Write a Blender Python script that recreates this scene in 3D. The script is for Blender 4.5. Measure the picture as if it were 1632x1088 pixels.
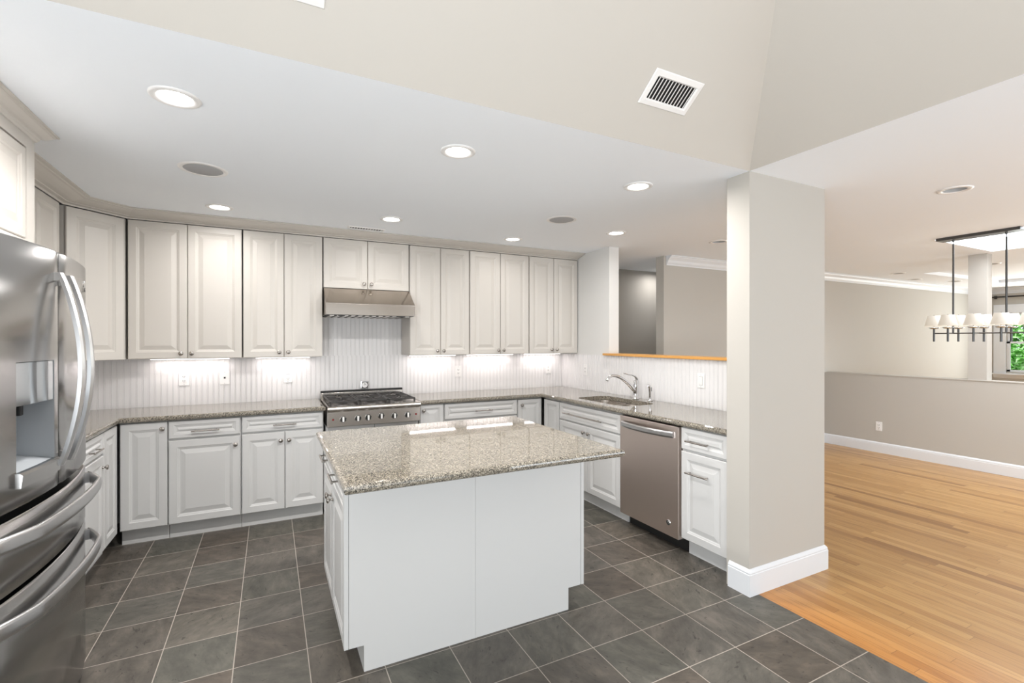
import bpy, bmesh, math, random
from mathutils import Vector, Matrix
R = math.radians
PI = math.pi
random.seed(7)
scene = bpy.context.scene
for o in list(bpy.data.objects):
    bpy.data.objects.remove(o)
COL = scene.collection

# ------------------------------------------------------------------ camera
H = 2.4155
cam_d = bpy.data.cameras.new('camera')
cam_d.sensor_width = 36.0
cam_d.lens = 36.0 * 758.1 / 1632.0
cam_d.clip_start = 0.05
cam = bpy.data.objects.new('camera', cam_d)
COL.objects.link(cam)
cam.location = (0, 0, 1.4516)
cam.rotation_euler = (R(90 - 0.105), 0, R(-26.95))
scene.camera = cam

# ------------------------------------------------------------------ world, exposure, large lights
scene.view_settings.view_transform = 'Standard'
scene.view_settings.look = 'None'
scene.view_settings.gamma = 1.0
scene.view_settings.exposure = 1.28
scene.view_settings.use_curve_mapping = False
world = bpy.data.worlds.new('world')
scene.world = world
world.use_nodes = True
wb = world.node_tree.nodes['Background']
wb.inputs['Color'].default_value = (0.93, 0.97, 1.0, 1)
wb.inputs['Strength'].default_value = 0.5

def area(name, loc, rot, sx, sy, power, color=(1, 1, 1), parent=None, shape='RECTANGLE', spread=180):
    d = bpy.data.lights.new(name, 'AREA')
    d.shape = shape
    d.size = sx
    d.size_y = sy
    d.energy = power
    d.color = color
    d.spread = R(spread)
    o = bpy.data.objects.new(name, d)
    COL.objects.link(o)
    o.location = loc
    o.rotation_euler = rot
    if parent:
        o.parent = parent
    return o

# daylight of the dining skylight and far window, plus added fill lamps
area('fill_rear_kitchen', (0.45, -2.50, 1.0), (R(133), 0, 0), 3.5, 1.6, 5, (0.93, 0.97, 1.0))  # unseen fill added at the rear opening, tilted up towards the ceiling
area('fill_rear_dining', (4.9, -2.50, 1.0), (R(128), 0, 0), 3.5, 1.6, 34, (0.86, 0.93, 1.0))  # added rear fill on the dining side, also aimed upward
area('fill_left', (-1.50, -1.0, 1.1), (0, R(-114), 0), 1.5, 2.4, 100, (0.93, 0.97, 1.0))  # lamp added beside the solid left wall; no window is built there
area('fill_vault', (0.43, -0.4, 3.5), (0, 0, 0), 1.6, 1.6, 8, (0.94, 0.97, 1.0))  # fill lamp added inside the closed vault; no skylight is cut
area('daylight_skylight', (6.32, 1.35, 2.98), (0, 0, 0), 1.2, 1.6, 27, (0.96, 0.98, 1.0))
area('daylight_far_window', (11.8, 1.2, 1.45), (0, R(90), 0), 1.5, 4.5, 58, (0.97, 1.0, 0.98))

area('fill_garden', (14.2, 3.5, 6.5), (0, R(-25), 0), 6.0, 6.0, 420, (1.0, 0.98, 0.92))  # lamp added overhead to brighten the shrubs

# ------------------------------------------------------------------ materials
def srgb(r, g, b):
    f = lambda c: (c / 255 / 12.92) if c / 255 <= 0.04045 else ((c / 255 + 0.055) / 1.055) ** 2.4
    return (f(r), f(g), f(b), 1)

def new_mat(name):
    m = bpy.data.materials.new(name)
    m.use_nodes = True
    nt = m.node_tree
    return m, nt, nt.nodes['Principled BSDF']

def N(nt, kind, **kw):
    n = nt.nodes.new(kind)
    for k, v in kw.items():
        setattr(n, k, v)
    return n

def mathn(nt, op, a, b=None, c=None):
    n = nt.nodes.new('ShaderNodeMath')
    n.operation = op
    for i, v in enumerate((a, b, c)):
        if v is None:
            continue
        if isinstance(v, (int, float)):
            n.inputs[i].default_value = v
        else:
            nt.links.new(v, n.inputs[i])
    return n.outputs[0]

def mixc(nt, fac, a, b):
    n = nt.nodes.new('ShaderNodeMix')
    n.data_type = 'RGBA'
    if isinstance(fac, (int, float)):
        n.inputs[0].default_value = fac
    else:
        nt.links.new(fac, n.inputs[0])
    for i, v in ((6, a), (7, b)):
        if isinstance(v, tuple):
            n.inputs[i].default_value = v
        else:
            nt.links.new(v, n.inputs[i])
    return n.outputs[2]

def ramp(nt, fac, stops, interp='LINEAR'):
    n = nt.nodes.new('ShaderNodeValToRGB')
    n.color_ramp.interpolation = interp
    el = n.color_ramp.elements
    while len(el) < len(stops):
        el.new(0.5)
    for e, (p, c) in zip(el, stops):
        e.position = p
        e.color = c
    nt.links.new(fac, n.inputs[0])
    return n.outputs[0]

def paint(name, col, rough=0.5, var=0.015, scale=3.0, bump=0.0, coat=0.0):
    m, nt, b = new_mat(name)
    tc = N(nt, 'ShaderNodeTexCoord')
    no = N(nt, 'ShaderNodeTexNoise')
    no.inputs['Scale'].default_value = scale
    no.inputs['Detail'].default_value = 3
    nt.links.new(tc.outputs['Object'], no.inputs['Vector'])
    d = tuple(max(0, c * (1 - var * 2)) for c in col[:3]) + (1,)
    c = mixc(nt, no.outputs[0], col, d)
    nt.links.new(c, b.inputs['Base Color'])
    b.inputs['Roughness'].default_value = rough
    b.inputs['Coat Weight'].default_value = coat
    if bump:
        n2 = N(nt, 'ShaderNodeTexNoise')
        n2.inputs['Scale'].default_value = 180
        nt.links.new(tc.outputs['Object'], n2.inputs['Vector'])
        bp = N(nt, 'ShaderNodeBump')
        bp.inputs['Strength'].default_value = bump
        bp.inputs['Distance'].default_value = 0.002
        nt.links.new(n2.outputs[0], bp.inputs['Height'])
        nt.links.new(bp.outputs[0], b.inputs['Normal'])
    return m

def metal(name, col, rough=0.25, brush=0.0, axis=(1, 1, 60), aniso=0.0):
    m, nt, b = new_mat(name)
    b.inputs['Metallic'].default_value = 1.0
    b.inputs['Base Color'].default_value = col
    b.inputs['Anisotropic'].default_value = aniso
    tc = N(nt, 'ShaderNodeTexCoord')
    mp = N(nt, 'ShaderNodeMapping')
    mp.inputs['Scale'].default_value = axis
    no = N(nt, 'ShaderNodeTexNoise')
    no.inputs['Scale'].default_value = 12
    no.inputs['Detail'].default_value = 4
    nt.links.new(tc.outputs['Object'], mp.inputs[0])
    nt.links.new(mp.outputs[0], no.inputs['Vector'])
    r = mathn(nt, 'MULTIPLY_ADD', no.outputs[0], brush, rough - brush * 0.5)
    nt.links.new(r, b.inputs['Roughness'])
    return m

def emis(name, col, strength):
    m, nt, b = new_mat(name)
    b.inputs['Base Color'].default_value = (0.8, 0.8, 0.8, 1)
    b.inputs['Emission Color'].default_value = col
    b.inputs['Emission Strength'].default_value = strength
    return m

M = {}
M['ceiling'] = paint('white_ceiling_paint', (0.90, 0.935, 0.98, 1), 0.9, 0.005)
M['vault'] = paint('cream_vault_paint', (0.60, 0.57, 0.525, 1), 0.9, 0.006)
M['wall'] = paint('greige_wall_paint', (0.50, 0.475, 0.435, 1), 0.85, 0.01)
M['wall_white'] = paint('white_wall_paint', (0.72, 0.715, 0.70, 1), 0.8, 0.006)
M['trim'] = paint('white_trim_paint', (0.76, 0.78, 0.81, 1), 0.4, 0.005)
M['bead'] = paint('white_beadboard_paint', (0.79, 0.78, 0.78, 1), 0.35, 0.005)
M['cream'] = paint('cream_cabinet_paint', (0.64, 0.605, 0.56, 1), 0.38, 0.008)
M['white'] = paint('white_cabinet_paint', (0.62, 0.62, 0.615, 1), 0.38, 0.008)
M['plastic'] = paint('white_plastic', (0.85, 0.84, 0.83, 1), 0.35, 0.0)
M['plastic_dark'] = paint('dark_slot', (0.03, 0.03, 0.03, 1), 0.5, 0.0)
M['black'] = paint('matte_black', (0.012, 0.012, 0.012, 1), 0.5, 0.0)
M['iron'] = paint('cast_iron', (0.03, 0.028, 0.027, 1), 0.45, 0.1, 60, 0.3)
M['steel'] = metal('brushed_stainless_steel', (0.56, 0.52, 0.48, 1), 0.25, 0.015, (1, 1, 60), 0.4)
M['hood_steel'] = metal('hood_stainless_steel', (0.47, 0.42, 0.37, 1), 0.17, 0.01, (1, 1, 60), 0.5)
M['fridge_steel'] = metal('fridge_stainless_steel', (0.45, 0.445, 0.44, 1), 0.18, 0.02, (1, 1, 60), 0.3)
M['handle_steel'] = metal('satin_handle_steel', (0.54, 0.54, 0.545, 1), 0.30, 0.04)
M['dish_steel'] = metal('warm_stainless_steel', (0.72, 0.625, 0.57, 1), 0.36, 0.02, (1, 1, 60), 0.3)
M['nickel'] = metal('satin_nickel', (0.45, 0.42, 0.39, 1), 0.25, 0.02)
M['chrome'] = metal('polished_chrome', (0.75, 0.75, 0.76, 1), 0.08, 0.0)
M['bronze'] = metal('dark_bronze_metal', (0.10, 0.10, 0.10, 1), 0.35, 0.03)
M['grey_grille'] = paint('grey_speaker_mesh', (0.42, 0.42, 0.43, 1), 0.7, 0.02, 200)
M['lamp_on'] = emis('lit_downlight_lens', (1.0, 0.97, 0.94, 1), 6.0)
M['lamp_off'] = paint('unlit_bulb_glass', (0.75, 0.75, 0.74, 1), 0.3, 0.0)
M['baffle'] = paint('grey_baffle', (0.42, 0.42, 0.42, 1), 0.4, 0.0)
M['strip_on'] = emis('lit_strip_lens', (1.0, 0.93, 0.90, 1), 2.6)
M['red'] = paint('red_indicator', (0.25, 0.02, 0.02, 1), 0.3, 0.0)
M['honey'] = paint('honey_oak_ledge', (0.72, 0.36, 0.09, 1), 0.3, 0.05, 8)
M['cord'] = paint('black_rod', (0.02, 0.018, 0.018, 1), 0.4, 0.0)
M['disp_grey'] = paint('dispenser_grey_plastic', (0.33, 0.35, 0.37, 1), 0.35, 0.0)
M['disp_panel'] = metal('dispenser_control_panel', (0.62, 0.65, 0.66, 1), 0.12, 0.0)
M['rubber'] = paint('black_rubber', (0.02, 0.02, 0.02, 1), 0.6, 0.0)
M['soil'] = paint('soil_ground', (0.12, 0.15, 0.06, 1), 0.9, 0.2, 4)

# lamp shade: frosted glass that glows faintly
m, nt, b = new_mat('frosted_shade_glass')
b.inputs['Base Color'].default_value = (0.55, 0.53, 0.50, 1)
b.inputs['Roughness'].default_value = 0.5
b.inputs['Emission Color'].default_value = (1.0, 0.86, 0.66, 1)
b.inputs['Emission Strength'].default_value = 0.12
M['shade'] = m

# glass
m, nt, b = new_mat('window_glass')
b.inputs['Roughness'].default_value = 0.0
b.inputs['Transmission Weight'].default_value = 1.0
b.inputs['IOR'].default_value = 1.02
b.inputs['Base Color'].default_value = (0.95, 1, 0.98, 1)
M['glass'] = m

# granite
m, nt, b = new_mat('speckled_granite')
tc = N(nt, 'ShaderNodeTexCoord')
v1 = N(nt, 'ShaderNodeTexVoronoi'); v1.inputs['Scale'].default_value = 235
v2 = N(nt, 'ShaderNodeTexVoronoi'); v2.inputs['Scale'].default_value = 330
n1 = N(nt, 'ShaderNodeTexNoise'); n1.inputs['Scale'].default_value = 40; n1.inputs['Detail'].default_value = 4
for q in (v1, v2, n1):
    nt.links.new(tc.outputs['Object'], q.inputs['Vector'])
s1 = N(nt, 'ShaderNodeSeparateColor'); nt.links.new(v1.outputs['Color'], s1.inputs[0])
s2 = N(nt, 'ShaderNodeSeparateColor'); nt.links.new(v2.outputs['Color'], s2.inputs[0])
c1 = ramp(nt, s1.outputs[0], [(0.0, srgb(22, 24, 24)), (0.16, srgb(72, 70, 65)), (0.34, srgb(118, 112, 101)),
                              (0.58, srgb(152, 144, 130)), (0.86, srgb(184, 177, 163))], 'CONSTANT')
c2 = ramp(nt, s2.outputs[1], [(0.0, srgb(48, 48, 46)), (0.22, srgb(122, 115, 103)), (0.6, srgb(148, 140, 126)), (0.9, srgb(178, 171, 159))], 'CONSTANT')
c3 = mixc(nt, 0.33, c1, c2)
nt.links.new(c3, b.inputs['Base Color'])
b.inputs['Roughness'].default_value = 0.04
b.inputs['IOR'].default_value = 1.62
b.inputs['Coat Weight'].default_value = 0.25
b.inputs['Coat Roughness'].default_value = 0.03
b.inputs['Coat IOR'].default_value = 1.6
M['granite'] = m

# slate tile floor
m, nt, b = new_mat('slate_floor_tile')
tc = N(nt, 'ShaderNodeTexCoord')
sx = N(nt, 'ShaderNodeSeparateXYZ'); nt.links.new(tc.outputs['Object'], sx.inputs[0])
PX, PY, AX, AY = 0.3015, 0.3025, 2.265, 1.527
ux = mathn(nt, 'DIVIDE', mathn(nt, 'SUBTRACT', sx.outputs[0], AX), PX)
uy = mathn(nt, 'DIVIDE', mathn(nt, 'SUBTRACT', sx.outputs[1], AY), PY)
fx = mathn(nt, 'FLOOR', ux); fy = mathn(nt, 'FLOOR', uy)
gx = mathn(nt, 'ABSOLUTE', mathn(nt, 'SUBTRACT', mathn(nt, 'FRACT', mathn(nt, 'ADD', ux, 0.5)), 0.5))
gy = mathn(nt, 'ABSOLUTE', mathn(nt, 'SUBTRACT', mathn(nt, 'FRACT', mathn(nt, 'ADD', uy, 0.5)), 0.5))
gm = mathn(nt, 'MINIMUM', gx, gy)
grout = mathn(nt, 'LESS_THAN', gm, 0.0068)
cid = N(nt, 'ShaderNodeCombineXYZ')
nt.links.new(fx, cid.inputs[0]); nt.links.new(fy, cid.inputs[1])
wn = N(nt, 'ShaderNodeTexWhiteNoise'); nt.links.new(cid.outputs[0], wn.inputs['Vector'])
# every tile has its own cut of stone: offset and turn the noise per tile
off = N(nt, 'ShaderNodeVectorMath', operation='MULTIPLY_ADD')
nt.links.new(wn.outputs['Color'], off.inputs[0]); off.inputs[1].default_value = (37, 53, 11)
nt.links.new(tc.outputs['Object'], off.inputs[2])
rt = N(nt, 'ShaderNodeVectorRotate', rotation_type='Z_AXIS')
nt.links.new(off.outputs[0], rt.inputs['Vector'])
nt.links.new(mathn(nt, 'MULTIPLY', wn.outputs['Value'], 6.28), rt.inputs['Angle'])
mp = N(nt, 'ShaderNodeMapping'); mp.inputs['Scale'].default_value = (1.0, 2.0, 1)
nt.links.new(rt.outputs[0], mp.inputs[0])
n1 = N(nt, 'ShaderNodeTexNoise'); n1.inputs['Scale'].default_value = 6; n1.inputs['Detail'].default_value = 12; n1.inputs['Roughness'].default_value = 0.68; n1.inputs['Distortion'].default_value = 0.25
nt.links.new(mp.outputs[0], n1.inputs['Vector'])
n2 = N(nt, 'ShaderNodeTexNoise'); n2.inputs['Scale'].default_value = 22; n2.inputs['Detail'].default_value = 9; n2.inputs['Roughness'].default_value = 0.6; n2.inputs['Distortion'].default_value = 0.8
nt.links.new(mp.outputs[0], n2.inputs['Vector'])
base = ramp(nt, n1.outputs[0], [(0.30, srgb(72, 70, 67)), (0.5, srgb(93, 91, 87)), (0.70, srgb(116, 112, 107))])
tint = ramp(nt, wn.outputs['Value'], [(0.0, srgb(114, 106, 99)), (0.35, srgb(128, 125, 121)), (0.7, srgb(119, 120, 115)), (1.0, srgb(140, 134, 127))])
mul = N(nt, 'ShaderNodeMix', data_type='RGBA', blend_type='MULTIPLY'); mul.inputs[0].default_value = 1
nt.links.new(base, mul.inputs[6]); nt.links.new(tint, mul.inputs[7])
gain = N(nt, 'ShaderNodeVectorMath', operation='SCALE'); gain.inputs['Scale'].default_value = 4.3
nt.links.new(mul.outputs[2], gain.inputs[0])
vein = ramp(nt, n2.outputs[0], [(0.33, (0.30, 0.29, 0.28, 1)), (0.39, (1, 1, 1, 1)), (0.66, (1, 1, 1, 1)), (0.74, (1.35, 1.33, 1.3, 1))])
mul2 = N(nt, 'ShaderNodeMix', data_type='RGBA', blend_type='MULTIPLY'); mul2.inputs[0].default_value = 0.75
nt.links.new(gain.outputs[0], mul2.inputs[6]); nt.links.new(vein, mul2.inputs[7])
col = mixc(nt, grout, mul2.outputs[2], srgb(168, 160, 150))
nt.links.new(col, b.inputs['Base Color'])
b.inputs['Roughness'].default_value = 0.42
bp = N(nt, 'ShaderNodeBump'); bp.inputs['Strength'].default_value = 0.35; bp.inputs['Distance'].default_value = 0.004
hh = mathn(nt, 'SUBTRACT', n1.outputs[0], mathn(nt, 'MULTIPLY', grout, 0.5))
nt.links.new(hh, bp.inputs['Height']); nt.links.new(bp.outputs[0], b.inputs['Normal'])
M['slate'] = m

# oak strip floor, boards along Y
m, nt, b = new_mat('oak_strip_floor')
tc = N(nt, 'ShaderNodeTexCoord')
sx = N(nt, 'ShaderNodeSeparateXYZ'); nt.links.new(tc.outputs['Object'], sx.inputs[0])
BW = 0.057
ux = mathn(nt, 'DIVIDE', sx.outputs[0], BW)
row = mathn(nt, 'FLOOR', ux)
wr = N(nt, 'ShaderNodeTexWhiteNoise', noise_dimensions='1D'); nt.links.new(row, wr.inputs['W'])
uy = mathn(nt, 'ADD', mathn(nt, 'DIVIDE', sx.outputs[1], 0.95), mathn(nt, 'MULTIPLY', wr.outputs['Value'], 7.0))
brd = mathn(nt, 'FLOOR', uy)
cid = N(nt, 'ShaderNodeCombineXYZ'); nt.links.new(row, cid.inputs[0]); nt.links.new(brd, cid.inputs[1])
wn = N(nt, 'ShaderNodeTexWhiteNoise'); nt.links.new(cid.outputs[0], wn.inputs['Vector'])
gx = mathn(nt, 'ABSOLUTE', mathn(nt, 'SUBTRACT', mathn(nt, 'FRACT', mathn(nt, 'ADD', ux, 0.5)), 0.5))
gy = mathn(nt, 'ABSOLUTE', mathn(nt, 'SUBTRACT', mathn(nt, 'FRACT', mathn(nt, 'ADD', uy, 0.5)), 0.5))
seam = mathn(nt, 'MAXIMUM', mathn(nt, 'LESS_THAN', gx, 0.016), mathn(nt, 'LESS_THAN', gy, 0.0012))
off = N(nt, 'ShaderNodeVectorMath', operation='MULTIPLY_ADD')
nt.links.new(wn.outputs['Color'], off.inputs[0]); off.inputs[1].default_value = (3, 17, 9)
nt.links.new(tc.outputs['Object'], off.inputs[2])
mp = N(nt, 'ShaderNodeMapping'); mp.inputs['Scale'].default_value = (16, 0.9, 1)
nt.links.new(off.outputs[0], mp.inputs[0])
g1 = N(nt, 'ShaderNodeTexNoise'); g1.inputs['Scale'].default_value = 4; g1.inputs['Detail'].default_value = 6; g1.inputs['Distortion'].default_value = 1.2
nt.links.new(mp.outputs[0], g1.inputs['Vector'])
tone = ramp(nt, wn.outputs['Value'], [(0.0, srgb(150, 107, 60)), (0.05, srgb(176, 132, 78)), (0.5, srgb(186, 143, 88)), (1.0, srgb(196, 155, 100))])
grain = ramp(nt, g1.outputs[0], [(0.3, (0.70, 0.64, 0.56, 1)), (0.5, (1, 1, 1, 1)), (1, (1.05, 1.05, 1.05, 1))])
mul = N(nt, 'ShaderNodeMix', data_type='RGBA', blend_type='MULTIPLY'); mul.inputs[0].default_value = 0.8
nt.links.new(tone, mul.inputs[6]); nt.links.new(grain, mul.inputs[7])
# boards next to the slate kept their unfaded orange stain
orf = N(nt, 'ShaderNodeMapRange'); nt.links.new(sx.outputs[0], orf.inputs[0])
orf.inputs[1].default_value = 2.55; orf.inputs[2].default_value = 2.95; orf.inputs[3].default_value = 0.75; orf.inputs[4].default_value = 0.0
mul3 = N(nt, 'ShaderNodeMix', data_type='RGBA', blend_type='MULTIPLY')
nt.links.new(orf.outputs[0], mul3.inputs[0]); nt.links.new(mul.outputs[2], mul3.inputs[6]); mul3.inputs[7].default_value = (1.0, 0.72, 0.42, 1)
col = mixc(nt, mathn(nt, 'MULTIPLY', seam, 0.55), mul3.outputs[2], srgb(92, 58, 30))
nt.links.new(col, b.inputs['Base Color'])
b.inputs['Roughness'].default_value = 0.3
M['oak'] = m

# leaves
m, nt, b = new_mat('green_leaves')
tc = N(nt, 'ShaderNodeTexCoord')
v = N(nt, 'ShaderNodeTexNoise'); v.inputs['Scale'].default_value = 9; v.inputs['Detail'].default_value = 3
nt.links.new(tc.outputs['Object'], v.inputs['Vector'])
c = ramp(nt, v.outputs[0], [(0.3, srgb(58, 112, 40)), (0.5, srgb(110, 180, 80)), (0.7, srgb(205, 230, 190))])
nt.links.new(c, b.inputs['Base Color'])
b.inputs['Roughness'].default_value = 0.5
M['leaf'] = m

# ------------------------------------------------------------------ mesh helpers
class MB:
    def __init__(s):
        s.v = []; s.f = []; s.sm = []
    def add(s, vs, fs, smooth=False):
        n = len(s.v)
        s.v += [tuple(v) for v in vs]
        s.f += [tuple(i + n for i in f) for f in fs]
        s.sm += [smooth] * len(fs)
    def box(s, x0, x1, y0, y1, z0, z1, b=0.0):
        x0, x1 = min(x0, x1), max(x0, x1); y0, y1 = min(y0, y1), max(y0, y1); z0, z1 = min(z0, z1), max(z0, z1)
        if b <= 0:
            vs = [(x, y, z) for z in (z0, z1) for x, y in ((x0, y0), (x1, y0), (x1, y1), (x0, y1))]
            s.add(vs, [(3, 2, 1, 0), (4, 5, 6, 7), (0, 1, 5, 4), (1, 2, 6, 5), (2, 3, 7, 6), (3, 0, 4, 7)])
            return
        bm = bmesh.new()
        bmesh.ops.create_cube(bm, size=1)
        for v in bm.verts:
            v.co = Vector(((x0 + x1) / 2 + v.co.x * (x1 - x0), (y0 + y1) / 2 + v.co.y * (y1 - y0), (z0 + z1) / 2 + v.co.z * (z1 - z0)))
        bmesh.ops.bevel(bm, geom=bm.edges[:], offset=b, segments=2, profile=0.6, affect='EDGES')
        bm.verts.index_update()
        s.add([v.co[:] for v in bm.verts], [[v.index for v in f.verts] for f in bm.faces])
        bm.free()
    def tube(s, path, r, n=10, caps=True, smooth=True):
        path = [Vector(p) for p in path]
        rs = r if isinstance(r, (list, tuple)) else [r] * len(path)
        rings = []
        up = None
        for i, p in enumerate(path):
            if i == 0: t = path[1] - path[0]
            elif i == len(path) - 1: t = path[-1] - path[-2]
            else: t = (path[i + 1] - path[i]).normalized() + (path[i] - path[i - 1]).normalized()
            t.normalize()
            if up is None:
                up = Vector((0, 0, 1)) if abs(t.z) < 0.9 else Vector((1, 0, 0))
            a = t.cross(up).normalized(); bb = a.cross(t).normalized(); up = bb
            rr = rs[i] if isinstance(rs[i], (list, tuple)) else (rs[i], rs[i])
            rings.append([p + a * (rr[0] * math.cos(2 * PI * k / n)) + bb * (rr[1] * math.sin(2 * PI * k / n)) for k in range(n)])
        vs = [v for rg in rings for v in rg]
        fs = []
        for i in range(len(rings) - 1):
            for k in range(n):
                fs.append((i * n + k, i * n + (k + 1) % n, (i + 1) * n + (k + 1) % n, (i + 1) * n + k))
        s.add(vs, fs, smooth)
        if caps:
            s.add(rings[0], [tuple(range(n))]); s.add(rings[-1], [tuple(reversed(range(n)))])
    def lathe(s, prof, c=(0, 0, 0), axis='Z', n=24, smooth=True, cap0=False, cap1=False):
        """prof: (radius, height) pairs turned round an axis through c"""
        c = Vector(c)
        def pt(r, h, a):
            x, y = r * math.cos(a), r * math.sin(a)
            if axis == 'Z': return c + Vector((x, y, h))
            if axis == 'Y': return c + Vector((x, -h, y))     # height towards -Y
            if axis == 'X': return c + Vector((h, x, y))
        vs = [pt(r, h, 2 * PI * k / n) for r, h in prof for k in range(n)]
        fs = []
        for i in range(len(prof) - 1):
            for k in range(n):
                fs.append((i * n + k, i * n + (k + 1) % n, (i + 1) * n + (k + 1) % n, (i + 1) * n + k))
        s.add(vs, fs, smooth)
        if cap0: s.add(vs[:n], [tuple(reversed(range(n)))])
        if cap1: s.add(vs[-n:], [tuple(range(n))])
    def prism(s, poly, z0, z1):
        n = len(poly)
        vs = [(x, y, z0) for x, y in poly] + [(x, y, z1) for x, y in poly]
        s.add(vs, [tuple(reversed(range(n))), tuple(range(n, 2 * n))] + [(i, (i + 1) % n, n + (i + 1) % n, n + i) for i in range(n)])
    def xprism(s, prof, x0, x1):
        """prof: (y, z) outline extruded along x"""
        n = len(prof)
        vs = [(x0, y, z) for y, z in prof] + [(x1, y, z) for y, z in prof]
        s.add(vs, [tuple(range(n)), tuple(reversed(range(n, 2 * n)))] + [(i, n + i, n + (i + 1) % n, (i + 1) % n) for i in range(n)])
    def build(s, name, mat, parent=None, loc=(0, 0, 0), rz=0.0, flip=True):
        me = bpy.data.meshes.new(name)
        me.from_pydata([tuple(v) for v in s.v], [], s.f)
        me.polygons.foreach_set('use_smooth', s.sm)
        bm = bmesh.new(); bm.from_mesh(me)
        if flip:
            bmesh.ops.recalc_face_normals(bm, faces=bm.faces[:])
        bm.to_mesh(me); bm.free()
        me.materials.append(M[mat] if isinstance(mat, str) else mat)
        o = bpy.data.objects.new(name, me)
        COL.objects.link(o)
        o.location = loc; o.rotation_euler = (0, 0, rz)
        if parent: o.parent = parent
        return o

def thing(name, label, cat, loc=(0, 0, 0), rz=0.0, group=None):
    o = bpy.data.objects.new(name, None)
    COL.objects.link(o)
    o.empty_display_size = 0.1
    o.location = loc; o.rotation_euler = (0, 0, rz)
    o['label'] = label; o['category'] = cat
    if group: o['group'] = group
    return o

def tag(o, label, cat, group=None):
    o['label'] = label; o['category'] = cat
    if group: o['group'] = group
    return o

def struct(o):
    o['kind'] = 'structure'
    return o

def copy_tree(o, parent=None):
    c = o.copy(); COL.objects.link(c)
    if parent: c.parent = parent
    for ch in list(o.children):
        copy_tree(ch, c)
    return c

def offset_poly(pts, d, closed=True):
    n = len(pts); out = []
    for i in range(n):
        p = Vector(pts[i])
        a = Vector(pts[(i - 1) % n]); c = Vector(pts[(i + 1) % n])
        d1 = (p - a).normalized() if (closed or i > 0) else None
        d2 = (c - p).normalized() if (closed or i < n - 1) else None
        if d1 is None: d1 = d2
        if d2 is None: d2 = d1
        n1 = Vector((-d1.y, d1.x)); n2 = Vector((-d2.y, d2.x))
        k = (n1 + n2); k /= max(0.2, (1 + n1.dot(n2)))
        out.append((p.x + k.x * d, p.y + k.y * d))
    return out

def sweep(mb, path, prof, closed=False, smooth=False):
    """prof: (offset to the left of the path, z) outline, closed; swept along a horizontal path"""
    rings = [[(x, y, z) for (x, y) in [None]] for _ in []]
    cols = []
    for o_, z in prof:
        cols.append([(x, y, z) for x, y in offset_poly(path, o_, closed)])
    n, m_ = len(path), len(prof)
    vs = [cols[j][i] for i in range(n) for j in range(m_)]
    fs = []
    for i in range(n if closed else n - 1):
        i2 = (i + 1) % n
        for j in range(m_):
            j2 = (j + 1) % m_
            fs.append((i * m_ + j, i2 * m_ + j, i2 * m_ + j2, i * m_ + j2))
    if not closed:
        fs.append(tuple(range(m_))); fs.append(tuple(reversed(range((n - 1) * m_, n * m_))))
    mb.add(vs, fs, smooth)

def fill_loops(loops, z):
    bm = bmesh.new(); edges = []
    for lp in loops:
        vs = [bm.verts.new((x, y, z)) for x, y in lp]
        for i in range(len(vs)):
            edges.append(bm.edges.new((vs[i], vs[(i + 1) % len(vs)])))
    bmesh.ops.triangle_fill(bm, use_beauty=True, use_dissolve=False, edges=edges)
    bm.verts.index_update()
    v = [q.co[:] for q in bm.verts]; f = [[q.index for q in fc.verts] for fc in bm.faces]
    bm.free()
    return v, f

def slab(mb, poly, z0, z1, r=0.015, holes=()):
    """stone slab with rounded edges; poly runs counter-clockwise"""
    prof = []
    for k in range(5):
        a = R(90) * k / 4
        prof.append((r * (1 - math.sin(a)), z0 + r * (1 - math.cos(a))))
    for k in range(5):
        a = R(90) * k / 4
        prof.append((r * (1 - math.cos(a)), z1 - r * (1 - math.sin(a))))
    rings = [[(x, y, z) for x, y in offset_poly(poly, o_)] for o_, z in prof]
    n = len(poly)
    vs = [v for rg in rings for v in rg]; fs = []
    for i in range(len(rings) - 1):
        for k in range(n):
            fs.append((i * n + k, i * n + (k + 1) % n, (i + 1) * n + (k + 1) % n, (i + 1) * n + k))
    mb.add(vs, fs)
    inner = offset_poly(poly, r)
    for z in (z0, z1):
        v, f = fill_loops([inner] + list(holes), z)
        mb.add(v, f)
    for h in holes:
        k = len(h)
        mb.add([(x, y, z0) for x, y in h] + [(x, y, z1) for x, y in h], [(i, (i + 1) % k, k + (i + 1) % k, k + i) for i in range(k)])

def circle(cx, cy, r, n=28):
    return [(cx + r * math.cos(2 * PI * k / n), cy + r * math.sin(2 * PI * k / n)) for k in range(n)]

# ------------------------------------------------------------------ doors, drawers and their hardware
def panel_mesh(w, h, fr, t=0.020):
    """raised-panel front: x 0..w, z 0..h, face at y=0, back at y=t"""
    fr = min(fr, w * 0.3, h * 0.32)
    prof = [(0.0, t), (0.0, 0.004), (0.004, 0.0), (fr - 0.012, 0.0), (fr - 0.008, 0.003), (fr, 0.0055), (fr + 0.004, 0.0085), (fr + 0.010, 0.0085),
            (fr + min(0.036, h * 0.14), 0.0015), (fr + min(0.038, h * 0.15), 0.0005)]
    mb = MB()
    vs = []
    for i, y in prof:
        vs += [(i, y, i), (w - i, y, i), (w - i, y, h - i), (i, y, h - i)]
    fs = [(3, 2, 1, 0)]
    for k in range(len(prof) - 1):
        for j in range(4):
            fs.append((k * 4 + j, k * 4 + (j + 1) % 4, (k + 1) * 4 + (j + 1) % 4, (k + 1) * 4 + j))
    k = (len(prof) - 1) * 4
    fs.append((k, k + 1, k + 2, k + 3))
    mb.add(vs, fs)
    return mb

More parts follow.
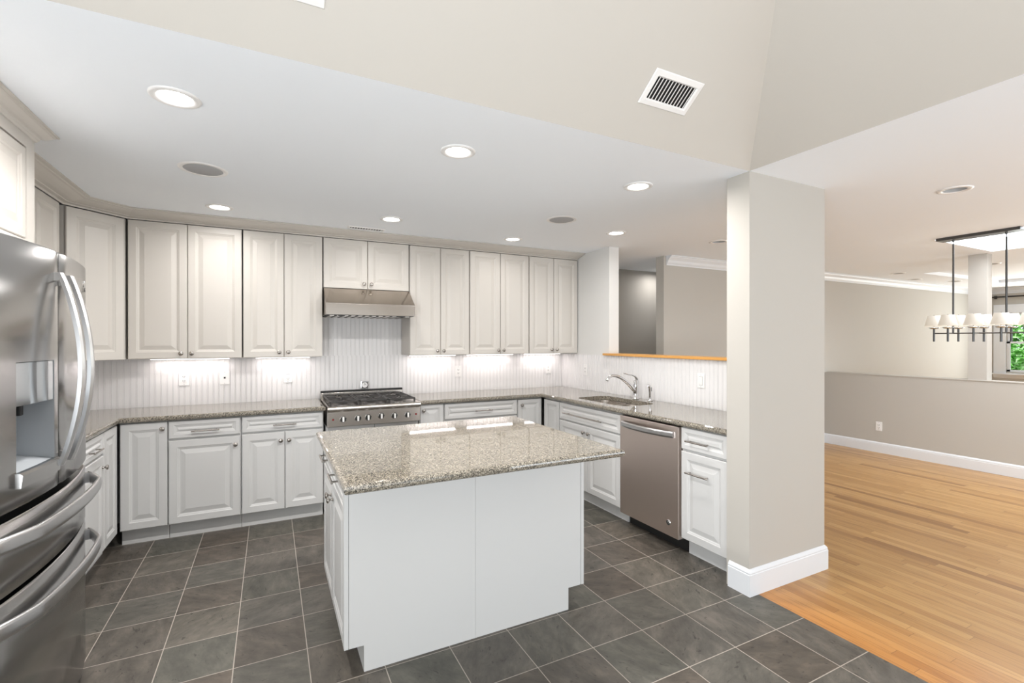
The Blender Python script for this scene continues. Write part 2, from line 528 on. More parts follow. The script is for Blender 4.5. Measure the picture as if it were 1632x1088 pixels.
def knob(parent, x, z):
    mb = MB()
    mb.lathe([(0.0, 0.0), (0.009, 0.0), (0.009, 0.003), (0.0055, 0.005), (0.005, 0.014), (0.010, 0.018), (0.0155, 0.022), (0.0165, 0.026), (0.014, 0.030), (0.008, 0.0325), (0.0, 0.033)],
             (0, 0, 0), 'Y', 16)
    return mb.build('knob', 'nickel', parent, (x, 0, z))

def pull(parent, xa, xb, z, out=0.032, r=0.0055):
    mb = MB()
    L = xb - xa
    mb.tube([(0, -out, 0), (L, -out, 0)], r, 10)
    for x in (L * 0.12, L * 0.88):
        mb.tube([(x, 0, 0), (x, -out, 0)], r * 0.85, 8)
    return mb.build('handle', 'nickel', parent, (xa, 0, z))

GAP = 0.0025
def front(parent, kind, x0, x1, z0, z1, hw=(), mat='white', fr=0.062):
    w, h = x1 - x0 - 2 * GAP, z1 - z0 - 2 * GAP
    o = panel_mesh(w, h, fr).build(kind, mat, parent, (x0 + GAP, -0.021, z0 + GAP))
    for q in hw:
        if q[0] == 'knob': knob(o, q[1] - x0 - GAP, q[2] - z0 - GAP)
        else: pull(o, q[1] - x0 - GAP, q[2] - x0 - GAP, q[3] - z0 - GAP)
    return o

def cabinet(name, label, cat, loc, rz, w, d, z0, z1, fronts, mat='white', toe=True, group=None, toe_in=0.06, side_gap=0.0015):
    t = thing(name, label, cat, (loc[0], loc[1], 0), rz, group)
    mb = MB()
    mb.box(side_gap, w - side_gap, 0, d, z0, z1)
    mb.build('cabinet_body', mat, t)
    if toe:
        mb = MB(); mb.box(side_gap, w - side_gap, toe_in, d, 0.0, z0)
        mb.build('toe_kick', mat, t)
    for f in fronts:
        front(t, f[0], *f[1:5], hw=f[5] if len(f) > 5 else (), mat=mat, fr=f[6] if len(f) > 6 else (0.062 if f[0] == 'door' else 0.042))
    return t

# ================================================================== THE ROOM SHELL
YW = 4.785      # kitchen back wall
XL = -1.56      # kitchen left wall
XS = 3.106      # sink wall, kitchen face
YR = -2.6       # rear wall behind the viewer
YF = 4.035      # far wall seen through the openings
XH = 7.05       # half wall
XE = 12.0       # end wall with the garden window

def wallbox(name, mat, *b):
    mb = MB(); mb.box(*b)
    return struct(mb.build(name, mat))

# floors
mb = MB(); mb.box(XL, 2.49, YR, YW, -0.05, 0.0); mb.box(2.49, XS, 1.86, YW, -0.05, 0.0)
struct(mb.build('floor', 'slate'))
mb = MB(); mb.box(2.49, XH, YR, 1.86, -0.05, 0.0); mb.box(XS, XH, 1.86, 5.06, -0.05, 0.0); mb.box(XH, XE, YR, YF, -0.05, 0.0)
struct(mb.build('floor_oak', 'oak'))

# ceiling with its openings
cans_on = [(-0.335, 2.287), (0.854, 2.287), (2.049, 2.293), (-0.325, 4.023), (0.859, 3.80), (2.056, 4.026), (2.762, 3.375)]
cans_off = [(3.898, 1.427), (3.896, 3.222), (9.037, 3.80), (8.02, 3.57), (8.056, 2.592), (9.9, 3.62), (10.9, 3.60)]
speakers = [(-0.335, 3.179), (2.073, 3.204)]
SKX0, SKX1, SKY0, SKY1 = 5.685, 6.955, 0.55, 2.235
TRX0, TRX1, TRY0, TRY1 = 8.36, 10.9, -0.6, 3.41
ceil_out = [(XL, 1.80), (2.43, 1.80), (2.43, YR), (XE, YR), (XE, 5.18), (XL, 5.18)]
holes = [circle(x, y, 0.068) for x, y in cans_on + cans_off] + [circle(x, y, 0.095) for x, y in speakers]
holes = [h for h in holes if not (TRX0 < h[0][0] < TRX1 and TRY0 < h[0][1] < TRY1)]
holes.append([(SKX0, SKY0), (SKX1, SKY0), (SKX1, SKY1), (SKX0, SKY1)])
holes.append([(TRX0, TRY0), (TRX1, TRY0), (TRX1, TRY1), (TRX0, TRY1)])
v, f = fill_loops([ceil_out] + holes, H)
mb = MB(); mb.add(v, f)
struct(mb.build('ceiling', 'ceiling'))
# shallow tray in the far room's ceiling
mb = MB()
mb.add([(TRX0, TRY0, H), (TRX1, TRY0, H), (TRX1, TRY1, H), (TRX0, TRY1, H), (TRX0, TRY0, H + .05), (TRX1, TRY0, H + .05), (TRX1, TRY1, H + .05), (TRX0, TRY1, H + .05)],
       [(0, 1, 5, 4), (1, 2, 6, 5), (2, 3, 7, 6), (3, 0, 4, 7), (4, 5, 6, 7)])
struct(mb.build('ceiling_tray', 'ceiling', flip=False))
# skylight shaft and pane
mb = MB(); zt = 2.95
mb.add([(SKX0, SKY0, H), (SKX1, SKY0, H), (SKX1, SKY1, H), (SKX0, SKY1, H), (SKX0, SKY0, zt), (SKX1, SKY0, zt), (SKX1, SKY1, zt), (SKX0, SKY1, zt)],
       [(0, 1, 5, 4), (1, 2, 6, 5), (2, 3, 7, 6), (3, 0, 4, 7)])
struct(mb.build('ceiling_skylight_shaft', 'ceiling'))

# the vault over the foreground: hip planes rising from the edges of the flat ceiling
s1, s2 = 0.76, 0.716
xr = (XL + 2.43) / 2
zr = H + s2 * (2.43 - xr)
yr = 1.80 - (zr - H) / s1
mb = MB()
P = [(XL, 1.80, H), (2.43, 1.80, H), (xr, yr, zr), (2.43, YR, H), (XL, YR, H), (xr, YR, zr)]
mb.add(P, [(0, 1, 2)])
struct(mb.build('ceiling_vault_front', 'vault'))
mb = MB(); mb.add(P, [(1, 3, 5, 2)])
struct(mb.build('ceiling_vault_right', 'vault'))
mb = MB(); mb.add(P, [(0, 2, 5, 4)])
struct(mb.build('ceiling_vault_left', 'vault'))

# walls
wallbox('wall_back', 'wall_white', XL - 0.12, XS + 0.124, YW, YW + 0.12, 0, H)
wallbox('wall_left', 'wall_white', XL - 0.12, XL, YR, YW, 0, H)
wallbox('wall_sink', 'wall_white', XS, XS + 0.124, 3.905, YW, 0, H)
wallbox('wall_sink_low', 'wall_white', XS, XS + 0.124, 1.95, 3.905, 0, 1.297)
wallbox('wall_column', 'wall', 2.43, 3.15, 1.80, 1.95, 0, H)
wallbox('wall_far', 'wall', 3.985, XE, YF, YF + 0.12, 0, H)
wallbox('wall_hall', 'wall', XS + 0.124, XE, 5.06, 5.18, 0, H)
wallbox('wall_half', 'wall', XH, XH + 0.13, YR, YF, 0, 1.0)
wallbox('wall_half_post', 'wall', XH, XH + 0.13, 2.305, 2.463, 1.012, H)
# rear wall with wide glazed openings behind the viewer
mb = MB()
mb.box(XL, -1.35, YR - 0.12, YR, 0, H); mb.box(2.25, 3.1, YR - 0.12, YR, 0, H); mb.box(6.7, XE, YR - 0.12, YR, 0, H)
mb.box(-1.35, 2.25, YR - 0.12, YR, 2.3, H); mb.box(3.1, 6.7, YR - 0.12, YR, 2.3, H)
mb.add([(XL, YR, H), (2.43, YR, H), (xr, YR, zr)], [(0, 1, 2)])
struct(mb.build('wall_rear', 'wall'))
# end wall with the garden window opening y 1.95..3.66, z 0.89..1.95
GY0, GY1, GZ0, GZ1 = 1.85, 3.66, 0.885, 1.955
mb = MB()
mb.box(XE, XE + 0.15, YR, GY0, 0, H); mb.box(XE, XE + 0.15, GY1, YF + 0.12, 0, H)
mb.box(XE, XE + 0.15, GY0, GY1, 0, GZ0); mb.box(XE, XE + 0.15, GY0, GY1, GZ1, H)
struct(mb.build('wall_end', 'wall'))

# cap of the half wall
mb = MB(); mb.box(XH - 0.006, XH + 0.136, YR, 4.0, 1.0, 1.012, 0.003)
struct(mb.build('trim_1', 'wall'))

# baseboards
def baseprof(h=0.145, t=0.016):
    return [(0, 0), (t, 0), (t, h - 0.030), (t - 0.003, h - 0.026), (t - 0.002, h - 0.018), (t - 0.007, h - 0.008), (t - 0.012, h - 0.002), (0.002, h), (0, h)]
mb = MB(); sweep(mb, [(XH, YF), (XH, YR)][::-1], baseprof(0.135))
# side test: baseboard must lie towards -X of the half wall (left of a path running +Y)
struct(mb.build('baseboard_right', 'trim'))
mb = MB(); sweep(mb, [(3.15, 1.95), (3.15, 1.80), (2.43, 1.80), (2.43, 1.93)], baseprof(0.150, 0.016))
struct(mb.build('baseboard_column', 'trim'))
mb = MB(); sweep(mb, [(XH, YF), (3.985, YF)][::-1], [(-o_, z) for o_, z in baseprof()])
struct(mb.build('baseboard_far', 'trim'))

# crown moulding of the far wall
def crownprof(p, drop, z1=H):
    return [(0, z1 - drop), (-0.012, z1 - drop), (-0.012, z1 - drop + 0.012), (-p * 0.30, z1 - drop * 0.72), (-p * 0.42, z1 - drop * 0.48), (-p * 0.75, z1 - drop * 0.22),
            (-p * 0.80, z1 - drop * 0.12), (-p, z1 - drop * 0.10), (-p, z1 - 0.001), (0, z1 - 0.001)]
mb = MB(); sweep(mb, [(4.02, YF), (XE, YF)], crownprof(0.085, 0.105))
struct(mb.build('trim_2', 'trim'))
mb = MB(); sweep(mb, [(XE, YF - .09), (XE, YR)], crownprof(0.085, 0.105))
struct(mb.build('trim_3', 'trim'))

# beadboard backsplash: grooves and beads in real relief
def beadboard(name, length, z0, z1, loc, rz, t=0.008):
    pitch = 0.0405; prof = []
    x = 0.0
    while x < length:
        for dx, y in ((0, 0), (0.0280, 0), (0.0292, 0.0042), (0.0310, 0.0042), (0.0320, 0.0014), (0.0345, 0.0003), (0.0370, 0.0014), (0.0380, 0.0042), (0.0395, 0.0042)):
            if x + dx < length: prof.append((x + dx, y - t))
        x += pitch
    prof.append((length, -t))
    mb = MB(); n = len(prof)
    vs = [(x, y, z0) for x, y in prof] + [(x, y, z1) for x, y in prof]
    mb.add(vs, [(i, i + 1, n + i + 1, n + i) for i in range(n - 1)])
    mb.add([(prof[0][0], -t, z1), (length, -t, z1), (length, 0, z1), (0, 0, z1)], [(0, 1, 2, 3)])
    mb.add([(length, -t, z0), (length, 0, z0), (length, 0, z1), (length, -t, z1)], [(0, 1, 2, 3)])
    o = mb.build(name, 'bead', None, loc, rz, flip=False)
    return struct(o)
beadboard('wall_back_beadboard', XS - XL, 0.912, 1.309, (XL, YW, 0), 0)
beadboard('wall_back_beadboard_hood', 0.765, 1.309, 1.70, (0.412, YW, 0), 0)
beadboard('wall_sink_beadboard', YW - 1.95, 0.912, 1.297, (XS, YW, 0), R(-90))
beadboard('wall_left_beadboard', YW - 2.95, 0.912, 1.309, (XL, 2.95, 0), R(90))

# oak ledge on the pass-through
mb = MB(); mb.box(XS - 0.040, XS + 0.155, 1.951, 3.965, 1.299, 1.321, 0.004)
tag(mb.build('ledge', 'honey'), 'orange-stained oak ledge capping the pass-through wall above the sink', 'ledge')

# garden window
def window_unit():
    t = bpy.data.objects.new('window_1', None); COL.objects.link(t); struct(t)
    t.location = (XE, 0, 0)
    mb = MB()
    w = 0.165
    mb.box(-0.022, 0, GY1, GY1 + w, GZ0 - 0.03, GZ1 + 0.155, 0.004)
    mb.box(-0.022, 0, GY0 - w, GY0, GZ0 - 0.03, GZ1 + 0.155, 0.004)
    mb.box(-0.022, 0, GY0, GY1, GZ1, GZ1 + 0.155, 0.004)
    mb.build('window_casing', 'trim', t)
    mb = MB(); mb.box(-0.07, 0.0, GY0 - w - 0.03, GY1 + w + 0.03, GZ0 - 0.055, GZ0 - 0.03, 0.006)
    mb.xprism([(-0.05, GZ0 - 0.055), (0, GZ0 - 0.055), (0, GZ0 - 0.12), (-0.012, GZ0 - 0.12)], 0, 1)
    vs = mb.v[-8:]
    mb.v[-8:] = [((y), (GY0 - w if x == 0 else GY1 + w), z) for x, y, z in vs]
    mb.build('window_sill', 'trim', t)
    for nm, a, b_ in (('sash', GZ0, 1.435), ('sash', 1.40, GZ1)):
        mb = MB(); y0, y1 = GY0, GY1; d = 0.03 if a == GZ0 else 0.065
        half = (y0 + y1) / 2
        for (p, q) in ((y0, half - 0.03), (half + 0.03, y1)):
            mb.box(d, d + 0.03, p, p + 0.045, a, b_); mb.box(d, d + 0.03, q - 0.045, q, a, b_)
            mb.box(d, d + 0.03, p, q, a, a + 0.035); mb.box(d, d + 0.03, p, q, b_ - 0.035, b_)
        s = mb.build(nm, 'trim', t)
        mb = MB(); mb.box(d + 0.012, d + 0.018, y0 + 0.04, y1 - 0.04, a + 0.03, b_ - 0.03)
        mb.build('pane', 'glass', s)
    mb = MB(); mb.box(0.0, 0.13, half - 0.035, half + 0.035, GZ0, GZ1)
    mb.build('mullion', 'trim', t)
    return t
window_unit()

# ================================================================== CEILING FITTINGS
def can_light(x, y, on, label, group, z=H, watts=5.0):
    t = thing('recessed_light', label, 'ceiling light', (x, y, z), 0, group)
    mb = MB(); mb.lathe([(0.060, -0.001), (0.064, -0.006), (0.080, -0.007), (0.088, -0.004), (0.089, 0.0)], n=32)
    mb.build('trim_ring', 'plastic', t)
    mb = MB()
    if on:
        mb.lathe([(0.062, -0.003), (0.056, 0.008)], n=28); mb.build('reflector', 'plastic', t)
        mb = MB(); mb.lathe([(0.060, -0.002), (0.045, 0.003), (0.0, 0.006)], n=28); mb.build('lens', 'lamp_on', t)
        a = area('lamp', (0, 0, -0.012), (0, 0, 0), 0.11, 0.11, watts, (1.0, 0.97, 0.94), t, 'DISK', 170)
    else:
        mb.lathe([(0.062, -0.003), (0.058, 0.03), (0.05, 0.09), (0.0, 0.09)], n=28); mb.build('baffle', 'baffle', t)
        mb = MB(); mb.lathe([(0.0, 0.012), (0.030, 0.018), (0.044, 0.035), (0.036, 0.06), (0.02, 0.089)], n=20); mb.build('bulb', 'lamp_off', t)
    return t
on_labels = ['lit recessed ceiling light nearest the tall fridge, in front of the left speaker', 'lit recessed ceiling light over the island, middle of the nearest three',
             'lit recessed ceiling light right of the island, nearest the column', 'small lit recessed ceiling light above the left run of upper cabinets, behind the left speaker',
             'small lit recessed ceiling light just in front of the range hood vent', 'small lit recessed ceiling light above the right end of the upper cabinets',
             'lit recessed ceiling light above the sink, in front of the white wall end']
for (x, y), l in zip(cans_on, on_labels):
    can_light(x, y, True, l, 'lit recessed lights over the kitchen', H, (2.6 if x < 0 else (2.0 if x < 1.5 else 0.9)) if y > 3.5 else (2.2 if y > 3 else (10.0 if x < 0 else (10.5 if x < 1.5 else 6.0))))
off_labels = ['unlit recessed light in the ceiling before the chandelier, nearest of the dining ones', 'unlit recessed light seen above the pass-through beside the column',
              'unlit recessed light in the far room near the crown moulding, leftmost', 'unlit recessed light in the far room, left of the tray ceiling corner',
              'unlit recessed light in the far room just right of the post top', 'unlit recessed light in the far room left of the post, near the crown',
              'most distant unlit recessed light of the far room, just left of the post']
for (x, y), l in zip(cans_off, off_labels):
    inside = TRX0 < x < TRX1 and TRY0 < y < TRY1
    can_light(x, y, False, l, 'unlit recessed lights of the far rooms')
can_light(4.75, 4.78, True, 'lit recessed light of the hall, washing its wall behind the pass-through', 'lit recessed light of the hall', H, 1.6)

for (x, y), l in zip(speakers, ['round grey ceiling speaker on the left, between two recessed lights', 'round grey ceiling speaker on the right, above the short upper cabinets by the wall']):
    t = thing('ceiling_speaker', l, 'speaker', (x, y, H), 0, 'ceiling speakers')
    mb = MB(); mb.lathe([(0.096, 0.0), (0.097, -0.004), (0.118, -0.004), (0.122, 0.0)], n=36); mb.build('trim_ring', 'plastic', t)
    mb = MB(); mb.lathe([(0.097, -0.002), (0.09, -0.005), (0.0, -0.007)], n=36); mb.build('grille', 'grey_grille', t)

def vent(label, loc, rot, w, h, nslat, name='air_vent'):
    """register in its own plane: x 0..w, y 0..h, facing -z"""
    t = thing(name, label, 'vent', loc)
    t.rotation_euler = rot
    fr = 0.030 if h > 0.12 else 0.022
    mb = MB()
    def ringv(i, z): return [(i, i, z), (w - i, i, z), (w - i, h - i, z), (i, h - i, z)]
    vs = ringv(0, 0) + ringv(0.004, -0.006) + ringv(fr - 0.006, -0.008) + ringv(fr, -0.002) + ringv(fr, 0.0)
    mb.add(vs, [(k * 4 + j, k * 4 + (j + 1) % 4, (k + 1) * 4 + (j + 1) % 4, (k + 1) * 4 + j) for k in range(4) for j in range(4)])
    mb.build('vent_frame', 'plastic', t)
    mb = MB(); mb.add([(fr, fr, -0.0005), (w - fr, fr, -0.0005), (w - fr, h - fr, -0.0005), (fr, h - fr, -0.0005)], [(0, 1, 2, 3)])
    mb.build('backing', 'black', t)
    step = (w - 2 * fr) / nslat
    for k in range(nslat):
        mb = MB(); x = fr + step * (k + 0.5)
        c, s_ = math.cos(R(52)), math.sin(R(52))
        L = step * 0.62 / 2
        p = [(-L * c, -0.004 - L * s_ * 0.35), (L * c, -0.004 + L * s_ * 0.35)]
        th = 0.0008
        mb.add([(x + p[0][0], fr, p[0][1]), (x + p[1][0], fr, p[1][1]), (x + p[1][0], h - fr, p[1][1]), (x + p[0][0], h - fr, p[0][1]),
                (x + p[0][0] + th, fr, p[0][1] - th), (x + p[1][0] + th, fr, p[1][1] - th), (x + p[1][0] + th, h - fr, p[1][1] - th), (x + p[0][0] + th, h - fr, p[0][1] - th)],
               [(0, 1, 2, 3), (7, 6, 5, 4), (0, 4, 5, 1), (1, 5, 6, 2), (2, 6, 7, 3), (3, 7, 4, 0)])
        mb.build('slat', 'plastic', t)
    return t
th = math.atan(s1)
# on the vault plane: local x = +X, local y points down the slope (+Y, -Z) ; facing down/out
vent('white louvred air vent on the sloping cream vault above the island', (1.475, 1.532, H + s1 * (1.80 - 1.532) - 0.001), (-th, 0, 0), 0.287, 0.155, 12)
vent('white air vent at the top edge, cut by the frame, on the vault', (-0.128, 1.51, H + s1 * (1.80 - 1.51) - 0.001), (-th, 0, 0), 0.287, 0.18, 12)
vent('narrow white air vent in the flat ceiling before the range hood cabinets', (0.585, 4.165, H - 0.0005), (0, 0, 0), 0.31, 0.105, 12)

# ================================================================== UPPER CABINETS
YU = 4.476   # carcass front; door faces at 4.455
UT, UB = 2.358, 1.310
def upper(label, x0, x1, zb, xm, knobs, group='cream upper cabinets along the back wall'):
    w = x1 - x0
    fr = []
    edges = [x0] + xm + [x1]
    for i in range(len(edges) - 1):
        hw = [('knob', k - x0, kz) for k, kz in knobs if edges[i] < k < edges[i + 1]]
        fr.append(('door', edges[i] - x0, edges[i + 1] - x0, zb, UT, hw))
    return cabinet('upper_cabinet', label, 'cabinet', (x0, YU), 0, w, YW - YU - 0.001, zb + 0.002, UT, fr, 'cream', toe=False, group=group)
upper('cream two-door upper cabinet next to the diagonal corner cabinet', -0.948, -0.204, UB, [-0.575], [(-0.615, 1.352), (-0.545, 1.352)])
upper('cream two-door upper cabinet directly left of the range hood', -0.198, 0.409, UB, [0.106], [(0.068, 1.355), (0.137, 1.355)])
upper('short cream two-door cabinet right above the range hood', 0.415, 1.173, 1.915, [0.792], [(0.757, 1.962), (0.822, 1.962)])
upper('cream two-door upper cabinet directly right of the range hood', 1.179, 1.785, UB, [1.484], [(1.446, 1.352), (1.512, 1.352)])
upper('cream two-door upper cabinet in the middle of the three right of the hood', 1.791, 2.469, UB, [2.131], [(2.103, 1.352), (2.162, 1.352)])
upper('cream two-door upper cabinet in the corner by the sink wall', 2.475, 3.097, UB, [2.783], [(2.747, 1.352), (2.815, 1.352)])

# left of the corner: a diagonal unit and the left-wall run
t = thing('corner_upper_cabinet', 'cream diagonal corner upper cabinet with one door, beside the fridge', 'cabinet', (-1.235, 4.182, 0), 0)
mb = MB(); mb.prism([(0, 0.016), (0.272, 0.288), (0.272, YW - 4.183), (XL + 1.237 , YW - 4.183), (XL + 1.237, 0.016)], UB + 0.002, UT)
mb.build('cabinet_body', 'cream', t)
L = math.hypot(0.285, 0.285)
o = panel_mesh(L - 0.045, UT - UB - 0.005, 0.07).build('door', 'cream', t, (0.005 + 0.016, -0.0 + 0.001, UB), R(45))
t2 = cabinet('upper_cabinet', 'cream upper cabinet on the left wall, mostly hidden behind the fridge', 'cabinet', (-1.251, 2.935), R(90), 4.165 - 2.935, -(XL) - 1.251 - 0.001, UB + .002, UT,
             [('door', 0.02, 0.41, UB, UT), ('door', 0.41, 0.80, UB, UT), ('door', 0.80, 1.19, UB, UT)], 'cream', toe=False)

# cabinet over the fridge
FY0, FY1 = 1.835, 2.93
t = cabinet('fridge_cabinet', 'cream cabinet above the fridge, standing forward of the others', 'cabinet', (-0.981, FY0), R(90), FY1 - FY0, -XL - 0.981 - 0.001, 1.86, 2.36,
            [('door', 0.055, 0.53, 1.900, 2.305, (), 0.05), ('door', 0.535, 1.012, 1.900, 2.305, (), 0.05)], 'cream', toe=False)
mb = MB(); mb.box(0, 0.05, -0.021, 0, 1.86, 2.36); mb.box(FY1 - FY0 - 0.08, FY1 - FY0, -0.021, 0, 1.86, 2.36)
mb.box(0.05, FY1 - FY0 - 0.08, -0.021, 0, 2.308, 2.36); mb.box(0.05, FY1 - FY0 - 0.08, -0.021, 0, 1.86, 1.897)
mb.build('face_frame', 'cream', t)
mb = MB(); mb.box(FY1 - FY0 - 0.02, FY1 - FY0 - 0.001, 0.0, -XL - 0.982, 0.0, 1.86)
mb.build('side_panel', 'cream', t)

# crown mouldings over the cabinets
def cab_crown(name, path, p, drop, label=None):
    mb = MB()
    z = H - 0.001
    prof = [(0.0, z - drop), (-0.006, z - drop), (-0.010, z - drop + 0.008), (-0.014, z - drop * 0.80), (-p * 0.22, z - drop * 0.74), (-p * 0.24, z - drop * 0.66), (-p * 0.42, z - drop * 0.58), (-p * 0.60, z - drop * 0.44), (-p * 0.76, z - drop * 0.26),
            (-p * 0.84, z - drop * 0.22), (-p * 0.86, z - drop * 0.14), (-p, z - drop * 0.12), (-p, z), (0.0, z)]
    sweep(mb, path, prof)
    return struct(mb.build(name, 'cream'))
cab_crown('trim_4', [(-1.234, 2.99), (-1.234, 4.182), (-0.950, 4.466), (3.098, 4.466)], 0.165, 0.054)
cab_crown('trim_5', [(-0.960, FY0), (-0.960, FY1), (-1.25, FY1)], 0.068, 0.056)

# under-cabinet light bars
lb = None
for x0, x1, l in ((-0.86, -0.30, 'thin lit light bar under the upper cabinet beside the corner'), (-0.12, 0.33, 'thin lit light bar under the upper cabinet left of the hood'),
                  (1.23, 1.73, 'thin lit light bar under the upper cabinet right of the hood'), (1.84, 2.40, 'thin lit light bar under the middle upper cabinet of the right group'),
                  (2.53, 3.02, 'thin lit light bar under the upper cabinet in the sink corner')):
    t = thing('light_bar', l, 'light', (x0, 4.665, UB), 0, 'lit bars under the upper cabinets')
    mb = MB(); mb.box(0, x1 - x0, 0, 0.05, -0.008, 0.001, 0.002); mb.build('housing', 'plastic', t)
    mb = MB(); mb.box(0.01, x1 - x0 - 0.01, 0.018, 0.032, -0.012, -0.008); mb.build('lens', 'strip_on', t)
    area('lamp', ((x1 - x0) / 2, 0.025, -0.016), (0, 0, 0), x1 - x0 - 0.03, 0.03, 0.8 * (x1 - x0), (1.0, 0.91, 0.89), t)
# one more on the left wall, over the counter beside the fridge
t = thing('light_bar', 'thin lit light bar under the left wall cabinet, behind the fridge', 'light', (-1.48, 3.2, UB), 0, 'lit bars under the upper cabinets')
mb = MB(); mb.box(0, 0.05, 0, 0.8, -0.008, 0.001, 0.002); mb.build('housing', 'plastic', t)
mb = MB(); mb.box(0.006, 0.044, 0.01, 0.79, -0.012, -0.008); mb.build('lens', 'strip_on', t)
area('lamp', (0.025, 0.4, -0.016), (0, 0, 0), 0.03, 0.77, 0.9, (1.0, 0.91, 0.89), t)

# ================================================================== BASE CABINETS
YB = 4.201; D = YW - YB - 0.001
ZT = 0.8755
GB = 'white base cabinets'
def base(label, x0, x1, fronts, mat='white', **k):
    fr = [(f[0], f[1] - x0, f[2] - x0, f[3], f[4], [((q[0], q[1] - x0, q[2]) if q[0] == 'knob' else (q[0], q[1] - x0, q[2] - x0, q[3])) for q in (f[5] if len(f) > 5 else ())]) + tuple(f[6:]) for f in fronts]
    return cabinet('base_cabinet', label, 'cabinet', (x0, YB), 0, x1 - x0, D, 0.117, ZT, fr, mat, group=GB, **k)
base('narrow white corner base cabinet with one tall door, left end of the back run', -0.939, -0.660, [('door', -0.935, -0.660, 0.119, 0.871, [('knob', -0.688, 0.820)])])
base('white base cabinet with a drawer over one wide door', -0.660, -0.199, [('drawer', -0.656, -0.203, 0.738, 0.871, [('pull', -0.514, -0.338, 0.790)]), ('door', -0.656, -0.203, 0.119, 0.728, [('knob', -0.235, 0.665)])])
base('white base cabinet with a wide drawer over two doors, left of the cooktop', -0.199, 0.392, [('drawer', -0.195, 0.387, 0.742, 0.871, [('pull', 0.020, 0.185, 0.790)]),
     ('door', -0.195, 0.104, 0.119, 0.732, [('knob', 0.074, 0.665)]), ('door', 0.104, 0.387, 0.119, 0.732, [('knob', 0.134, 0.665)])])
t = cabinet('base_cabinet', 'white base cabinet below the gas cooktop, mostly behind the island', 'cabinet', (0.408, YB), 0, 0.778, D, 0.117, 0.742,
            [('door', 0.004, 0.389, 0.119, 0.738), ('door', 0.389, 0.774, 0.119, 0.738)], group=GB)
base('narrow white one-door base cabinet right of the cooktop', 1.197, 1.424, [('door', 1.200, 1.422, 0.119, 0.876, [('knob', 1.228, 0.822)], 0.045)])
base('wide white base cabinet with one long drawer behind the island', 1.426, 2.187, [('drawer', 1.430, 2.184, 0.722, 0.871, [('pull', 1.725, 1.900, 0.788)]),
     ('door', 1.430, 1.807, 0.119, 0.712), ('door', 1.807, 2.184, 0.119, 0.712)])
base('small white one-door base cabinet in the inside corner before the sink', 2.189, 2.468, [('door', 2.192, 2.466, 0.119, 0.868, [('knob', 2.230, 0.810)], 0.05)])

# sink run: fronts face -X ; local x runs towards the viewer
XB = 2.496; DS = XS - XB - 0.001
def sbase(label, ya, yb, fronts, name='base_cabinet', **k):
    fr = []
    for f in fronts:
        hw = [((q[0], ya - q[1], q[2]) if q[0] == 'knob' else (q[0], ya - q[1], ya - q[2], q[3])) for q in (f[5] if len(f) > 5 else ())]
        fr.append((f[0], ya - f[1], ya - f[2], f[3], f[4], hw) + tuple(f[6:]))
    return cabinet(name, label, 'cabinet', (XB, ya), R(-90), ya - yb, DS, 0.117, k.pop('ztop', ZT), fr, 'white', group=GB, **k)
sbase('white blind-corner base cabinet with a plain narrow door, left of the sink cabinet', 4.155, 3.872, [('door', 4.153, 3.874, 0.119, 0.865, (), 0.05)])
t = thing('base_cabinet', 'white sink base cabinet with a false drawer front and two doors', 'cabinet', (XB, 3.870, 0), R(-90), GB)
W_ = 3.870 - 2.966
mb = MB()   # open box: the sink bowls hang inside it
mb.box(0.001, 0.019, 0, DS, 0.117, ZT); mb.box(W_ - 0.019, W_ - 0.001, 0, DS, 0.117, ZT)
mb.box(0.019, W_ - 0.019, 0, DS, 0.117, 0.135); mb.box(0.019, W_ - 0.019, DS - 0.01, DS, 0.135, ZT)
mb.box(0.019, W_ - 0.019, 0, 0.018, 0.69, ZT); mb.box(W_ / 2 - 0.02, W_ / 2 + 0.02, 0, 0.018, 0.135, 0.69)
mb.build('cabinet_body', 'white', t)
mb = MB(); mb.box(0.001, W_ - 0.001, 0.06, DS, 0, 0.117); mb.build('toe_kick', 'white', t)
q = 3.870
front(t, 'drawer', q - 3.865, q - 2.972, 0.706, 0.862, [('pull', q - 3.765, q - 3.180, 0.774)], 'white', 0.042)
front(t, 'door', q - 3.865, q - 3.418, 0.119, 0.697, [('knob', q - 3.455, 0.640)], 'white')
front(t, 'door', q - 3.418, q - 2.972, 0.119, 0.697, [('knob', q - 3.382, 0.640)], 'white')
sbase('white base cabinet with a drawer and pull-out door beside the column', 2.352, 1.974,
      [('drawer', 2.349, 1.977, 0.722, 0.871, [('pull', 2.285, 2.105, 0.787)]), ('door', 2.349, 1.977, 0.119, 0.712, [('pull', 2.287, 2.107, 0.578)])])
mb = MB(); mb.box(XB - 0.018, XS - 0.001, 1.9525, 1.9725, 0.117, ZT); mb.box(XB + 0.06, XS - 0.001, 1.9525, 1.9725, 0.0, 0.117)
tag(mb.build('filler_panel', 'white'), 'thin white end panel closing the cabinet run against the column', 'panel')

